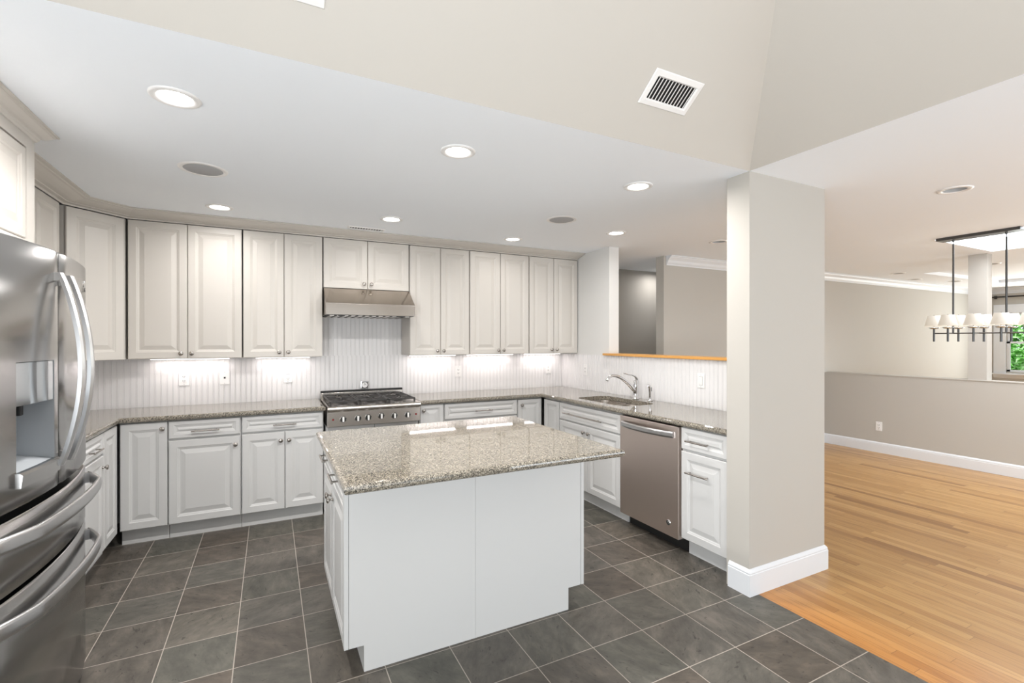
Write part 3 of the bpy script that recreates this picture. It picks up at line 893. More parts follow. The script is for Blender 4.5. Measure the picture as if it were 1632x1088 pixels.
# left run: fronts face +X
XQ = -0.961; DL = -XL + XQ - 0.001
def lbase(label, ya, yb, fronts):
    fr = []
    for f in fronts:
        hw = [((q[0], q[1] - ya, q[2]) if q[0] == 'knob' else (q[0], q[1] - ya, q[2] - ya, q[3])) for q in (f[5] if len(f) > 5 else ())]
        fr.append((f[0], f[1] - ya, f[2] - ya, f[3], f[4], hw) + tuple(f[6:]))
    return cabinet('base_cabinet', label, 'cabinet', (XQ, ya), R(90), yb - ya, DL, 0.117, ZT, fr, 'white', group=GB)
lbase('white blind-corner base cabinet with a tall door on the left run', 3.864, 4.157, [('door', 3.866, 4.152, 0.119, 0.868)])
lbase('white base cabinet with drawer and door just past the fridge', 3.42, 3.862, [('drawer', 3.422, 3.858, 0.738, 0.868, [('pull', 3.56, 3.72, 0.792)]), ('door', 3.422, 3.858, 0.119, 0.728, [('knob', 3.825, 0.655)])])
lbase('white base cabinet on the left run hidden behind the fridge', 2.95, 3.418, [('drawer', 2.954, 3.414, 0.738, 0.868, [('pull', 3.1, 3.27, 0.792)]), ('door', 2.954, 3.414, 0.119, 0.728, [('knob', 3.38, 0.655)])])

# ================================================================== COUNTERTOPS
ZC = 0.914; ZC0 = 0.8765
mb = MB()
slab(mb, [(XL + .002, 2.95), (-0.926, 2.95), (-0.926, 4.150), (0.404, 4.150), (0.404, YW - 0.010), (XL + .002, YW - 0.010)], ZC0, ZC, 0.014)
tag(mb.build('countertop', 'granite'), 'speckled grey granite countertop turning the left corner up to the cooktop', 'countertop')

SX0, SX1, SY0, SY1 = 2.560, 2.935, 3.035, 3.735
def rrect(x0, x1, y0, y1, r, n=6, rl=None):
    pts = []
    for cx, cy, a0 in ((x1 - r, y1 - r, 0), (x0 + r, y1 - r, 90), (x0 + r, y0 + r, 180), (x1 - r, y0 + r, 270)):
        for k in range(n + 1):
            a = R(a0 + 90 * k / n)
            pts.append((cx + r * math.cos(a), cy + r * math.sin(a)))
    return pts
hole = rrect(SX0, SX1, SY0, SY1, 0.10, 8)
mb = MB()
slab(mb, [(1.190, 4.150), (2.450, 4.150), (2.450, 1.953), (XS - 0.010, 1.953), (XS - 0.010, YW - 0.010), (1.190, YW - 0.010)], ZC0, ZC, 0.016, [hole])
tag(mb.build('countertop', 'granite'), 'speckled grey granite countertop from the cooktop round to the column, holding the sink', 'countertop')

IX0, IX1, IY0, IY1 = 0.241, 1.560, 1.838, 3.033
mb = MB(); slab(mb, [(IX0, IY0), (IX1, IY0), (IX1, IY1), (IX0, IY1)], 0.877, ZC + 0.0005, 0.0175)
tag(mb.build('countertop', 'granite'), 'square speckled granite island top overhanging its white cabinet', 'countertop')

# sink
t = thing('kitchen_sink', 'stainless undermount double-bowl sink below the faucet', 'sink', (SX0, SY0, ZC0))
def bowl(x0, x1, y0, y1, dep, r=0.07):
    mb = MB(); n = None; rings = []
    for ins, z in ((0, 0.0), (0.004, -0.02), (0.010, -dep * 0.8), (0.03, -dep * 0.96), (0.07, -dep)):
        rr = max(0.012, r - ins * 0.6)
        rings.append([(x, y, z) for x, y in rrect(x0 + ins, x1 - ins, y0 + ins, y1 - ins, rr, 6)])
    n = len(rings[0]); vs = [v for rg in rings for v in rg]
    fs = [(i * n + k, i * n + (k + 1) % n, (i + 1) * n + (k + 1) % n, (i + 1) * n + k) for i in range(len(rings) - 1) for k in range(n)]
    mb.add(vs, fs, True); mb.add(rings[-1], [tuple(range(n))])
    return mb
SW, SL = SX1 - SX0, SY1 - SY0
for y0, y1 in ((0.008, SL * 0.46), (SL * 0.46 + 0.022, SL - 0.008)):
    o = bowl(0.008, SW - 0.008, y0, y1, 0.175).build('bowl', 'steel', t, (0, 0, -0.002))
    mb = MB(); mb.lathe([(0.0, 0.004), (0.02, 0.003), (0.04, 0.004), (0.044, 0.0)], (SW / 2, (y0 + y1) / 2, -0.174), 'Z', 20); mb.build('drain', 'chrome', o)
mb = MB()
v, f = fill_loops([rrect(-0.03, SW + 0.03, -0.03, SL + 0.03, 0.12, 8), rrect(0.008, SW - 0.008, 0.008, SL * 0.46, 0.07, 6), rrect(0.008, SW - 0.008, SL * 0.46 + 0.022, SL - 0.008, 0.07, 6)], -0.002)
mb.add(v, f); mb.build('rim', 'steel', t)

# faucet
t = thing('faucet', 'chrome single-lever kitchen faucet with arched spout over the sink', 'faucet', (2.992, 3.38, ZC + 0.001))
mb = MB(); mb.lathe([(0.0, 0.0), (0.030, 0.0), (0.030, 0.006), (0.024, 0.014), (0.021, 0.04), (0.022, 0.075), (0.026, 0.10), (0.027, 0.125), (0.024, 0.15), (0.018, 0.17), (0.0, 0.178)], n=24)
mb.build('faucet_body', 'chrome', t)
mb = MB()
mb.tube([(0.0, 0, 0.075), (-0.03, 0, 0.095), (-0.075, 0, 0.135), (-0.12, 0, 0.170), (-0.17, 0, 0.200), (-0.22, 0, 0.219), (-0.265, 0, 0.224), (-0.295, 0, 0.216), (-0.318, 0, 0.198), (-0.328, 0, 0.182)],
        [0.019, 0.019, 0.018, 0.016, 0.014, 0.013, 0.0125, 0.0125, 0.013, 0.0135], 14)
mb.build('spout', 'chrome', t)
mb = MB()
mb.tube([(0.012, 0, 0.135), (0.020, 0, 0.165), (0.014, 0, 0.19), (-0.01, 0, 0.212), (-0.05, 0, 0.224), (-0.09, 0, 0.228), (-0.125, 0, 0.238), (-0.14, 0, 0.242)],
        [(0.018, 0.016), (0.018, 0.014), (0.016, 0.012), (0.012, 0.009), (0.010, 0.006), (0.010, 0.005), (0.009, 0.005), (0.006, 0.004)], 12)
mb.build('lever', 'chrome', t)
t = thing('side_sprayer', 'small chrome side sprayer standing right of the faucet', 'sprayer', (3.016, 3.218, ZC + 0.001))
mb = MB(); mb.lathe([(0.0, 0.0), (0.024, 0.0), (0.024, 0.006), (0.015, 0.014), (0.013, 0.03), (0.0, 0.03)], n=18); mb.build('sprayer_base', 'chrome', t)
mb = MB(); mb.tube([(0, 0, 0.025), (0, 0, 0.08), (-0.002, 0, 0.115), (-0.012, 0, 0.133), (-0.028, 0, 0.137)], [0.0105, 0.0105, 0.013, 0.015, 0.012], 12); mb.build('spray_head', 'chrome', t)
mb = MB(); mb.box(0.010, 0.016, -0.006, 0.006, 0.085, 0.12, 0.002); mb.build('trigger', 'black', t)

# ================================================================== DISHWASHER
DY0, DY1 = 2.357, 2.962
t = thing('dishwasher', 'warm-toned stainless dishwasher with an arched bar handle between white cabinets', 'dishwasher', (2.462, DY1, 0), R(-90))
wd = DY1 - DY0
mb = MB(); mb.box(0.002, wd - 0.002, 0.0, 0.045, 0.100, 0.866, 0.005); mb.build('door', 'dish_steel', t)
mb = MB(); mb.box(0.004, wd - 0.004, 0.046, XS - 2.462 - 0.002, 0.095, 0.872); mb.build('tub', 'plastic_dark', t)
mb = MB(); mb.box(0.004, wd - 0.004, 0.10, 0.62, 0.0, 0.094); mb.build('toe_kick', 'black', t)
mb = MB()
n = 18; zc = 0.808
ring = []
for i in range(n + 1):
    u = i / n; x = 0.035 + (wd - 0.07) * u
    y = -0.012 - 0.042 * math.sin(PI * u) ** 0.8
    ring.append((x, y))
prof = [(-0.004, -0.022), (-0.009, -0.010), (-0.009, 0.012), (-0.003, 0.022), (0.003, 0.020), (0.003, -0.020)]
vs = []
for x, y in ring:
    for py, pz in prof: vs.append((x, y + py, zc + pz))
m_ = len(prof)
fs = [(i * m_ + j, (i + 1) * m_ + j, (i + 1) * m_ + (j + 1) % m_, i * m_ + (j + 1) % m_) for i in range(n) for j in range(m_)]
fs += [tuple(range(m_)), tuple(range(n * m_, (n + 1) * m_))]
mb.add(vs, fs)
for x in (0.035, wd - 0.035 - 0.012): mb.box(x, x + 0.012, -0.018, 0.002, zc - 0.02, zc + 0.02)
mb.build('handle', 'handle_steel', t)
# round maker's badge with a curling monogram
mb = MB(); mb.lathe([(0.0185, 0.0), (0.0185, 0.003), (0.0, 0.003)], (0, 0, 0), 'Y', 24)
bg = mb.build('badge', 'chrome', t, (DY1 - 2.447, 0.0, 0.192))
mb = MB()
def curl(cx, cz, r, a0, a1, n=16, k=0.35):
    return [(cx + r * (1 - k * i / n) * math.cos(R(a0 + (a1 - a0) * i / n)), -0.0036, cz + r * (1 - k * i / n) * math.sin(R(a0 + (a1 - a0) * i / n))) for i in range(n + 1)]
mb.tube(curl(-0.003, 0.003, 0.008, 60, 400), 0.0012, 6); mb.tube(curl(0.003, -0.004, 0.0075, 120, -200), 0.0012, 6); mb.tube(curl(0, 0, 0.0150, 0, 360, 30, 0), 0.0009, 6)
mb.build('monogram', 'plastic_dark', bg)

# ================================================================== GAS RANGETOP
RX0, RX1 = 0.413, 1.179
rw = RX1 - RX0
t = thing('gas_cooktop', 'stainless slide-in gas cooktop with six knobs and black grates', 'cooktop', (RX0, 4.11, 0))
mb = MB()
mb.box(0, rw, 0.018, 0.640, 0.746, 0.905)
mb.box(0, rw, 0.02, 0.640, 0.905, 0.915, 0.003)
mb.build('cooktop_body', 'steel', t)
mb = MB(); mb.box(0.0, rw, 0.0, 0.018, 0.747, 0.864, 0.002); mb.build('control_panel', 'steel', t)
mb = MB()
pr = [(0.03, 0.868)] + [(-0.006 + 0.0 - 0.020 * math.sin(R(a)), 0.892 - 0.022 * math.cos(R(a))) for a in range(10, 171, 16)] + [(0.03, 0.915)]
mb.xprism(pr, 0, rw); mb.build('bullnose', 'steel', t)
# knobs
xk = [0.120, 0.237, 0.320, 0.428, 0.540, 0.655]
for i, x in enumerate(xk):
    mb = MB(); mb.lathe([(0.027, 0.0), (0.027, 0.003), (0.0, 0.003)], (0, 0, 0), 'Y', 24)
    k = mb.build('burner_knob', 'chrome', t, (x, 0.0, 0.807 + (0.006 if i == 3 else 0)))
    mb = MB(); mb.lathe([(0.022, 0.003), (0.022, 0.010), (0.019, 0.016), (0.0, 0.017)], (0, 0, 0), 'Y', 24); mb.build('knob_skirt', 'black', k)
    mb = MB(); mb.box(-0.007, 0.007, -0.030, -0.012, -0.020, 0.020, 0.003); mb.build('knob_grip', 'plastic', k)
for x in (0.043, 0.730):
    mb = MB(); mb.lathe([(0.008, 0.0), (0.008, 0.003), (0.0055, 0.004), (0.0, 0.004)], (0, 0, 0), 'Y', 16); mb.build('indicator_light', 'red', t, (x, 0, 0.807))
# grates and burners
for i in range(3):
    gx0 = 0.022 + i * (rw - 0.044) / 3; gx1 = gx0 + (rw - 0.044) / 3 - 0.006
    gw = gx1 - gx0
    mb = MB(); y0, y1, za, zb = 0.05, 0.575, 0.936, 0.948
    bw = 0.011
    for yy in (y0, y1 - bw, (y0 + y1 - bw) / 2): mb.box(0, gw, yy, yy + bw, za, zb, 0.002)
    for xx in (0, gw - bw): mb.box(xx, xx + bw, y0, y1, za, zb, 0.002)
    for cy in (0.185, 0.445):
        cx = gw / 2
        for a in range(0, 360, 45):
            dx, dy = math.cos(R(a)), math.sin(R(a))
            rmax = min((gw / 2 - 0.004) / max(abs(dx), 1e-6), 0.125 / max(abs(dy), 1e-6))
            mb.tube([(cx + dx * 0.038, cy + dy * 0.038, 0.944), (cx + dx * rmax, cy + dy * rmax, 0.942)], 0.0055, 6, smooth=False)
    for xx in (0.0, gw - 0.014):
        for yy in (y0, y1 - 0.014): mb.box(xx, xx + 0.014, yy, yy + 0.014, 0.9155, za)
    mb.build('grate', 'iron', t, (gx0, 0, 0))
    for cy in (0.185, 0.445):
        mb = MB(); mb.lathe([(0.055, 0.0), (0.050, 0.004), (0.040, 0.006), (0.040, 0.014), (0.030, 0.015), (0.030, 0.020), (0.0, 0.021)], n=24)
        b_ = mb.build('burner', 'iron', t, (gx0 + gw / 2, cy, 0.9152))
mb = MB(); mb.box(0.004, rw - 0.004, 0.610, 0.640, 0.9155, 0.965, 0.002); g = mb.build('back_guard', 'steel', t)
mb = MB(); mb.box(0.004, rw - 0.004, 0.608, 0.642, 0.965, 0.984, 0.003); mb.build('guard_cap', 'black', g)
# timer clock standing on the guard
t = thing('timer_clock', 'small square chrome clock standing on the back of the gas cooktop', 'clock', (0.814, 4.738, 0.9845))
mb = MB(); mb.box(-0.036, 0.036, 0, 0.016, 0.004, 0.076, 0.004); mb.box(-0.03, 0.03, -0.004, 0.012, 0.0, 0.005); mb.build('clock_case', 'chrome', t)
mb = MB(); mb.lathe([(0.032, 0.0), (0.032, 0.003), (0.027, 0.004)], (0, 0, 0.040), 'Y', 28); mb.build('bezel', 'black', t)
mb = MB(); mb.lathe([(0.027, 0.002), (0.0, 0.002)], (0, 0, 0.040), 'Y', 28)
fc = mb.build('dial', 'plastic', t)
mb = MB(); mb.box(-0.0012, 0.0012, -0.0035, -0.0025, 0.036, 0.060)
mb.add([(0, -0.003, 0.038), (0.014, -0.003, 0.048), (0.013, -0.003, 0.050), (-0.001, -0.003, 0.040)], [(0, 1, 2, 3)])
mb.build('clock_hand', 'black', fc)

# ================================================================== RANGE HOOD
t = thing('range_hood', 'stainless steel under-cabinet range hood above the gas cooktop', 'range hood', (0.4165, 4.24, 0))
hw_ = 1.1725 - 0.4165; dd = YW - 4.24 - 0.010
mb = MB()
mb.xprism([(0.0, 1.672), (0.0, 1.766), (0.205, 1.911), (dd, 1.911), (dd, 1.672)], 0, hw_)
hb = mb.build('hood_canopy', 'hood_steel', t)
bm = bmesh.new(); bm.from_mesh(hb.data)
bmesh.ops.bevel(bm, geom=bm.edges[:], offset=0.003, segments=2, affect='EDGES'); bm.to_mesh(hb.data); bm.free()
mb = MB()
for k in range(12):
    x = 0.03 + k * (hw_ - 0.06) / 12
    mb.box(x, x + 0.035, 0.02, dd - 0.08, 1.662, 1.673)
mb.build('baffle_filter', 'steel', t)
mb = MB(); mb.box(0.012, hw_ - 0.012, 0.010, dd - 0.05, 1.668, 1.6725); mb.build('underside', 'black', t)
mb = MB()
for x in (0.10, hw_ - 0.16): mb.box(x, x + 0.05, 0.004, 0.016, 1.660, 1.671, 0.002)
mb.build('switch_bar', 'black', t)

# ================================================================== ISLAND
JX0, JX1, JY0, JY1 = 0.2825, 1.535, 2.149, 3.000
t = thing('island_cabinet', 'white kitchen island cabinet with drawers and doors on its left side', 'kitchen island', (JX0, JY0, 0))
iw, idp = JX1 - JX0, JY1 - JY0
mb = MB()
mb.box(0.020, iw - 0.020, 0.020, idp, 0.117, 0.8765)
mb.build('cabinet_body', 'white', t)
mb = MB(); mb.box(0.083, iw - 0.100, 0.020, idp - 0.04, 0, 0.117); mb.build('toe_kick', 'white', t)
mb = MB()
def endpanel(x0, x1):
    a = max(x0, 0.083); b_ = min(x1, iw - 0.100)
    poly = [(x0, 0.117), (a, 0.117), (a, 0.0), (b_, 0.0), (b_, 0.117), (x1, 0.117), (x1, 0.8765), (x0, 0.8765)]
    pts = []
    for p in poly:
        if not pts or (abs(p[0] - pts[-1][0]) + abs(p[1] - pts[-1][1])) > 1e-6: pts.append(p)
    n = len(pts)
    mb.add([(x, 0.001, z) for x, z in pts] + [(x, 0.019, z) for x, z in pts],
           [tuple(range(n)), tuple(reversed(range(n, 2 * n)))] + [(i, (i + 1) % n, n + (i + 1) % n, n + i) for i in range(n)])
xs = 0.893 - JX0
endpanel(0.020, xs - 0.0006); endpanel(xs + 0.0006, iw - 0.022)
mb.build('end_panel', 'white', t)
# corner posts either side of the end panel
mb = MB(); mb.box(0.0, 0.018, 0.0, 0.045, 0.117, 0.8765); mb.build('corner_stile', 'white', t)
mb = MB(); mb.box(iw - 0.018, iw, 0.0, 0.045, 0.117, 0.8765); mb.build('corner_stile', 'white', t)
# left side fronts (face -X)
face = bpy.data.objects.new('cabinet_front', None)
def island_front(side, kind, a, b_, z0, z1, hw):
    """a..b along the depth from the near panel"""
    w, h = abs(b_ - a) - 2 * GAP, z1 - z0 - 2 * GAP
    pm = panel_mesh(w, h, 0.05 if kind == 'door' else 0.035)
    if side == 'L':
        o = pm.build(kind, 'white', t, (-0.001, b_ - GAP, z0 + GAP), R(-90))
        f = lambda y: (b_ - GAP) - y
    else:
        o = pm.build(kind, 'white', t, (iw + 0.001, a + GAP, z0 + GAP), R(90))
        f = lambda y: y - (a + GAP)
    for q in hw:
        if q[0] == 'knob': knob(o, f(q[1]), q[2] - z0 - GAP)
        else:
            u0, u1 = sorted((f(q[1]), f(q[2])))
            pull(o, u0, u1, q[3] - z0 - GAP, 0.034)
for side in 'LR':
    island_front(side, 'drawer', 0.002, 0.424, 0.745, 0.872, [('pull', 0.13, 0.29, 0.808)])
    island_front(side, 'drawer', 0.428, 0.850, 0.745, 0.872, [('pull', 0.56, 0.72, 0.808)])
    island_front(side, 'door', 0.002, 0.424, 0.119, 0.737, [('knob', 0.385, 0.655)])
    island_front(side, 'door', 0.428, 0.850, 0.119, 0.737, [('knob', 0.465, 0.655)])

# ================================================================== REFRIGERATOR
FRY0, FRY1 = 1.855, 2.765
fw = FRY1 - FRY0
FX = -0.735
t = thing('refrigerator', 'stainless steel french-door refrigerator with water dispenser and bowed handles', 'refrigerator', (FX, FRY0, 0), R(90))
# local: x = along the front (0 near .. fw far), -y = out into the room
def bulge(x): return -0.050 * (1 - ((x - fw / 2) / (fw / 2)) ** 2)
mb = MB(); mb.box(0.004, fw - 0.004, 0.065, 0.79, 0.03, 1.755, 0.004); mb.box(0.02, fw - 0.02, 0.10, 0.78, 0.0, 0.03)
mb.build('fridge_body', 'disp_grey', t)
mb = MB(); mb.box(0.05, 0.16, 0.07, 0.20, 1.755, 1.775, 0.004); mb.box(fw - 0.16, fw - 0.05, 0.07, 0.20, 1.755, 1.775, 0.004); mb.build('hinge_cover', 'disp_grey', t)

def curved_panel(xa, xb, z0, z1, hole_=None, back=0.06):
    xs_ = sorted(set([xa, xb] + [xa + (xb - xa) * i / 14 for i in range(15)] + ([hole_[0], hole_[1]] if hole_ else [])))
    zs = sorted(set([z0, z0 + 0.006, z1 - 0.006, z1] + ([hole_[2], hole_[3]] if hole_ else [])))
    mb = MB()
    idx = {}
    vs = []
    def dep(x, z):
        e = 0.0
        if z in (z0, z1): e += 0.006
        d = min(x - xa, xb - x)
        if d < 1e-6: e += 0.006
        return bulge(x) + e
    for i, x in enumerate(xs_):
        for j, z in enumerate(zs):
            idx[i, j] = len(vs); vs.append((x, dep(x, z), z))
    fs = []
    for i in range(len(xs_) - 1):
        for j in range(len(zs) - 1):
            if hole_ and hole_[0] - 1e-6 <= xs_[i] and xs_[i + 1] <= hole_[1] + 1e-6 and hole_[2] - 1e-6 <= zs[j] and zs[j + 1] <= hole_[3] + 1e-6: continue
            fs.append((idx[i, j], idx[i + 1, j], idx[i + 1, j + 1], idx[i, j + 1]))
    mb.add(vs, fs, True)
    # rim and back
    for zz in (z0, z1):
        top = [(x, dep(x, zz), zz) for x in xs_]
        mb.add(top + [(xb, back, zz), (xa, back, zz)], [tuple(range(len(top) + 2))])
    for xx in (xa, xb):
        side = [(xx, dep(xx, z), z) for z in zs]
        mb.add(side + [(xx, back, z1), (xx, back, z0)], [tuple(range(len(side) + 2))])
    mb.add([(xa, back, z0), (xb, back, z0), (xb, back, z1), (xa, back, z1)], [(0, 1, 2, 3)])
    return mb
seam = 2.305 - FRY0
HX0, HX1, HZ0, HZ1 = 0.165, 0.395, 1.035, 1.383
ld = curved_panel(0.002, seam - 0.002, 0.925, 1.775, (HX0, HX1, HZ0, HZ1)).build('door', 'fridge_steel', t)
rd = curved_panel(seam + 0.002, fw - 0.002, 0.925, 1.775).build('door', 'fridge_steel', t)
d1 = curved_panel(0.002, fw - 0.002, 0.675, 0.900).build('drawer', 'fridge_steel', t)
d2 = curved_panel(0.002, fw - 0.002, 0.060, 0.660).build('drawer', 'fridge_steel', t)
mb = MB(); mb.box(0.01, fw - 0.01, 0.054, 0.0645, 0.064, 1.77); mb.build('gasket', 'rubber', t)
mb = MB(); mb.box(0.03, fw - 0.03, 0.03, 0.10, 0.0, 0.055); mb.build('kick_grille', 'black', t)
# dispenser
ds = MB()
yb_ = 0.050
def bf(x): return bulge(x)
ds.add([(HX0, bf(HX0), HZ0), (HX1, bf(HX1), HZ0), (HX1, yb_, HZ0 + 0.02), (HX0, yb_, HZ0 + 0.02), (HX0, bf(HX0), HZ1), (HX1, bf(HX1), HZ1), (HX1, yb_, HZ1), (HX0, yb_, HZ1)],
       [(0, 1, 2, 3), (0, 3, 7, 4), (1, 5, 6, 2), (3, 2, 6, 7), (4, 7, 6, 5)])
disp = ds.build('dispenser', 'disp_grey', ld, flip=False)
ds = MB()
n = 6
vs = []
for i in range(n + 1):
    x = HX0 + 0.002 + (HX1 - HX0 - 0.004) * i / n
    vs += [(x, bf(x) + 0.002, 1.245), (x, bf(x) + 0.002, HZ1 - 0.002), (x, bf(x) + 0.03, 1.245)]
ds.add(vs, [(i * 3, (i + 1) * 3, (i + 1) * 3 + 1, i * 3 + 1) for i in range(n)] + [(i * 3, i * 3 + 2, (i + 1) * 3 + 2, (i + 1) * 3) for i in range(n)])
ds.build('control_panel', 'disp_panel', disp)
ds = MB(); xm_ = (HX0 + HX1) / 2
ds.tube([(xm_ - 0.04, bf(xm_) + 0.055, 1.245), (xm_ - 0.04, bf(xm_) + 0.055, 1.228)], [0.012, 0.008], 12)
ds.box(xm_ + 0.02, xm_ + 0.045, bf(xm_) + 0.05, bf(xm_) + 0.07, 1.20, 1.245, 0.004)
ds.build('nozzle', 'black', disp)
ds = MB()
vs = []
for i in range(n + 1):
    x = HX0 - 0.006 + (HX1 - HX0 + 0.012) * i / n
    vs += [(x, bf(x) - 0.014, HZ0 - 0.045), (x, bf(x) - 0.018, HZ0 - 0.006), (x, bf(x) - 0.010, HZ0 + 0.002), (x, bf(x) + 0.004, HZ0 + 0.002), (x, bf(x) + 0.004, HZ0 - 0.045)]
ds.add(vs, [(i * 5 + j, (i + 1) * 5 + j, (i + 1) * 5 + (j + 1) % 5, i * 5 + (j + 1) % 5) for i in range(n) for j in range(5)] + [tuple(range(5)), tuple(range(n * 5, n * 5 + 5))])
ds.build('drip_tray', 'fridge_steel', disp)
# upright bowed handles
def bow_handle(xc, parent, z0=1.005, z1=1.695):
    mb = MB(); n = 22; vs = []
    yb0 = bulge(xc)
    for i in range(n + 1):
        u = i / n; z = z0 + (z1 - z0) * u
        y = yb0 - 0.010 - 0.060 * math.sin(PI * u) ** 0.85
        for px, py in ((-0.013, 0.004), (-0.014, -0.008), (-0.006, -0.014), (0.006, -0.014), (0.014, -0.008), (0.013, 0.004)):
            vs.append((xc + px, y + py, z))
    mb.add(vs, [(i * 6 + j, (i + 1) * 6 + j, (i + 1) * 6 + (j + 1) % 6, i * 6 + (j + 1) % 6) for i in range(n) for j in range(6)] + [tuple(range(6)), tuple(range(n * 6, n * 6 + 6))], False)
    mb.box(xc - 0.011, xc + 0.011, yb0 - 0.014, yb0 + 0.004, z0, z0 + 0.03); mb.box(xc - 0.011, xc + 0.011, yb0 - 0.014, yb0 + 0.004, z1 - 0.03, z1)
    mb.build('handle', 'handle_steel', parent)
bow_handle(seam - 0.048, ld); bow_handle(seam + 0.048, rd)
HP = [(-0.003 - 0.008 * math.cos(R(a)), 0.025 * max(-1, min(1, 1.25 * math.sin(R(a))))) for a in range(0, 360, 24)]
def bar_handle(zc, parent):
    mb = MB(); n = 60; vs = []
    xa, xb = 0.035, fw - 0.035
    for i in range(n + 1):
        u = i / n; x = xa + (xb - xa) * u
        y = bulge(x) - 0.008 - 0.045 * min(1, math.sin(PI * u) * 2.2) ** 0.8
        for py, pz in HP:
            vs.append((x, y + py, zc + pz))
    m_ = len(HP)
    mb.add(vs, [(i * m_ + j, (i + 1) * m_ + j, (i + 1) * m_ + (j + 1) % m_, i * m_ + (j + 1) % m_) for i in range(n) for j in range(m_)], True)
    mb.add(vs[:m_], [tuple(range(m_))]); mb.add(vs[-m_:], [tuple(range(m_))])
    for x in (xa, xb - 0.02): mb.box(x, x + 0.02, bulge(x) - 0.014, bulge(x) + 0.006, zc - 0.022, zc + 0.022)
    mb.build('handle', 'handle_steel', parent)
bar_handle(0.848, d1); bar_handle(0.598, d2)
# maker's badge
def text_mesh(s, size, ext=0.0006):
    cu = bpy.data.curves.new('lettering', 'FONT'); cu.body = s; cu.size = size; cu.extrude = ext; cu.align_x = 'CENTER'; cu.align_y = 'CENTER'
    ob = bpy.data.objects.new('lettering', cu); COL.objects.link(ob)
    dg = bpy.context.evaluated_depsgraph_get(); dg.update()
    me = bpy.data.meshes.new_from_object(ob.evaluated_get(dg))
    bpy.data.objects.remove(ob); bpy.data.curves.remove(cu)
    return me
xb_ = 2.655 - FRY0
mb = MB()
mb.lathe([(0.013, 0.0), (0.013, 0.002), (0.0, 0.002)], (0, 0, 0.022), 'Y', 20)
bd = mb.build('badge', 'chrome', rd, (xb_, bulge(xb_) - 0.0005, 1.672))
bd.rotation_euler = (0, 0, R(-0.1 * 57 * 1.3))
me = text_mesh('LG', 0.026)
me.materials.append(M['bronze'])
lt = bpy.data.objects.new('lettering', me); COL.objects.link(lt)
lt.parent = rd; lt.location = (xb_, bulge(xb_) - 0.003, 1.668); lt.rotation_euler = (R(90), 0, R(7))

# ================================================================== OUTLETS AND SWITCHES
def plate(label, loc, rz, kind='outlet'):
    t = thing('electrical_outlet' if kind == 'outlet' else 'light_switch' if kind == 'switch' else 'phone_jack', label, 'outlet' if kind == 'outlet' else 'switch' if kind == 'switch' else 'jack', loc, rz)
    mb = MB(); mb.box(-0.036, 0.036, -0.006, 0, -0.058, 0.058, 0.002); mb.build('cover_plate', 'plastic', t)
    if kind == 'outlet':
        mb = MB(); mb.box(-0.017, 0.017, -0.009, -0.005, -0.034, 0.034, 0.002); rc = mb.build('receptacle', 'plastic', t)
        mb = MB()
        for z in (-0.018, 0.018):
            mb.box(-0.008, -0.005, -0.0096, -0.0086, z - 0.006, z + 0.006); mb.box(0.005, 0.008, -0.0096, -0.0086, z - 0.006, z + 0.006); mb.box(-0.002, 0.002, -0.0096, -0.0086, z - 0.012, z - 0.008)
        mb.build('slots', 'plastic_dark', rc)
    elif kind == 'switch':
        mb = MB(); mb.xprism([(-0.005, -0.033), (-0.005, 0.033), (-0.011, 0.033), (-0.007, -0.033)], -0.016, 0.016); mb.build('rocker', 'plastic', t)
        mb = MB(); mb.box(-0.018, 0.018, -0.0064, -0.0055, -0.036, 0.036); mb.build('rocker_gap_shade', 'baffle', t)  # grey plate drawn as the shadow line of the gap round the rocker
    else:
        mb = MB(); mb.box(-0.007, 0.007, -0.0075, -0.005, -0.007, 0.007); mb.build('jack_port', 'plastic_dark', t)
    mb = MB()
    for z in (-0.047, 0.047): mb.lathe([(0.003, 0.006), (0.0, 0.0066)], (0, 0, z), 'Y', 8)
    mb.build('screw', 'baffle', t)
    return t
yo = YW - 0.0085
plate('white electrical outlet on the beadboard under the leftmost upper doors', (-0.640, yo, 1.135), 0)
plate('white wall plate with a single round jack, between two outlets', (-0.349, yo, 1.132), 0, 'jack')
plate('white electrical outlet on the beadboard just left of the cooktop', (0.144, yo, 1.128), 0)
plate('white electrical outlet on the beadboard right of the cooktop', (1.785, yo, 1.125), 0)
plate('white electrical outlet on the back beadboard near the sink corner', (2.900, yo, 1.126), 0)
plate('white electrical outlet on the sink wall near the inside corner', (XS - 0.0085, 4.300, 1.131), R(-90))
plate('white rocker light switch on the beadboard right of the faucet', (XS - 0.0085, 2.725, 1.128), R(-90), 'switch')
plate('white electrical outlet low on the dining room half wall', (XH, 3.345, 0.340), R(-90))

# ================================================================== CHANDELIER
CX = 5.69; CY = 1.914
t = thing('chandelier', 'dark metal linear chandelier with small white shades hanging by two rods', 'chandelier', (CX, CY, H))
mb = MB(); mb.box(-0.070, 0.070, -0.285, 0.285, -0.026, -0.001, 0.003); mb.build('ceiling_plate', 'bronze', t)
zb_ = 1.520 - H
for yy in (-0.18, 0.18):
    mb = MB(); mb.tube([(0, yy, -0.062), (0, yy, zb_)], 0.0075, 10)
    mb.lathe([(0.009, -0.026), (0.009, -0.040), (0.004, -0.042)], (0, yy, 0), 'Z', 12)
    mb.tube([(0.006 * math.cos(a), yy, -0.050 + 0.010 * math.sin(a)) for a in [R(q) for q in range(0, 361, 30)]], 0.0018, 6, caps=False)
    mb.build('rod', 'bronze', t)
mb = MB()
mb.tube([(0, -0.324, zb_), (0, 0.324, zb_)], 0.006, 8)
for yy in (-0.18, 0.0, 0.18): mb.tube([(-0.105, yy, zb_), (0.105, yy, zb_)], 0.006, 8)
mb.build('crossbar', 'bronze', t)
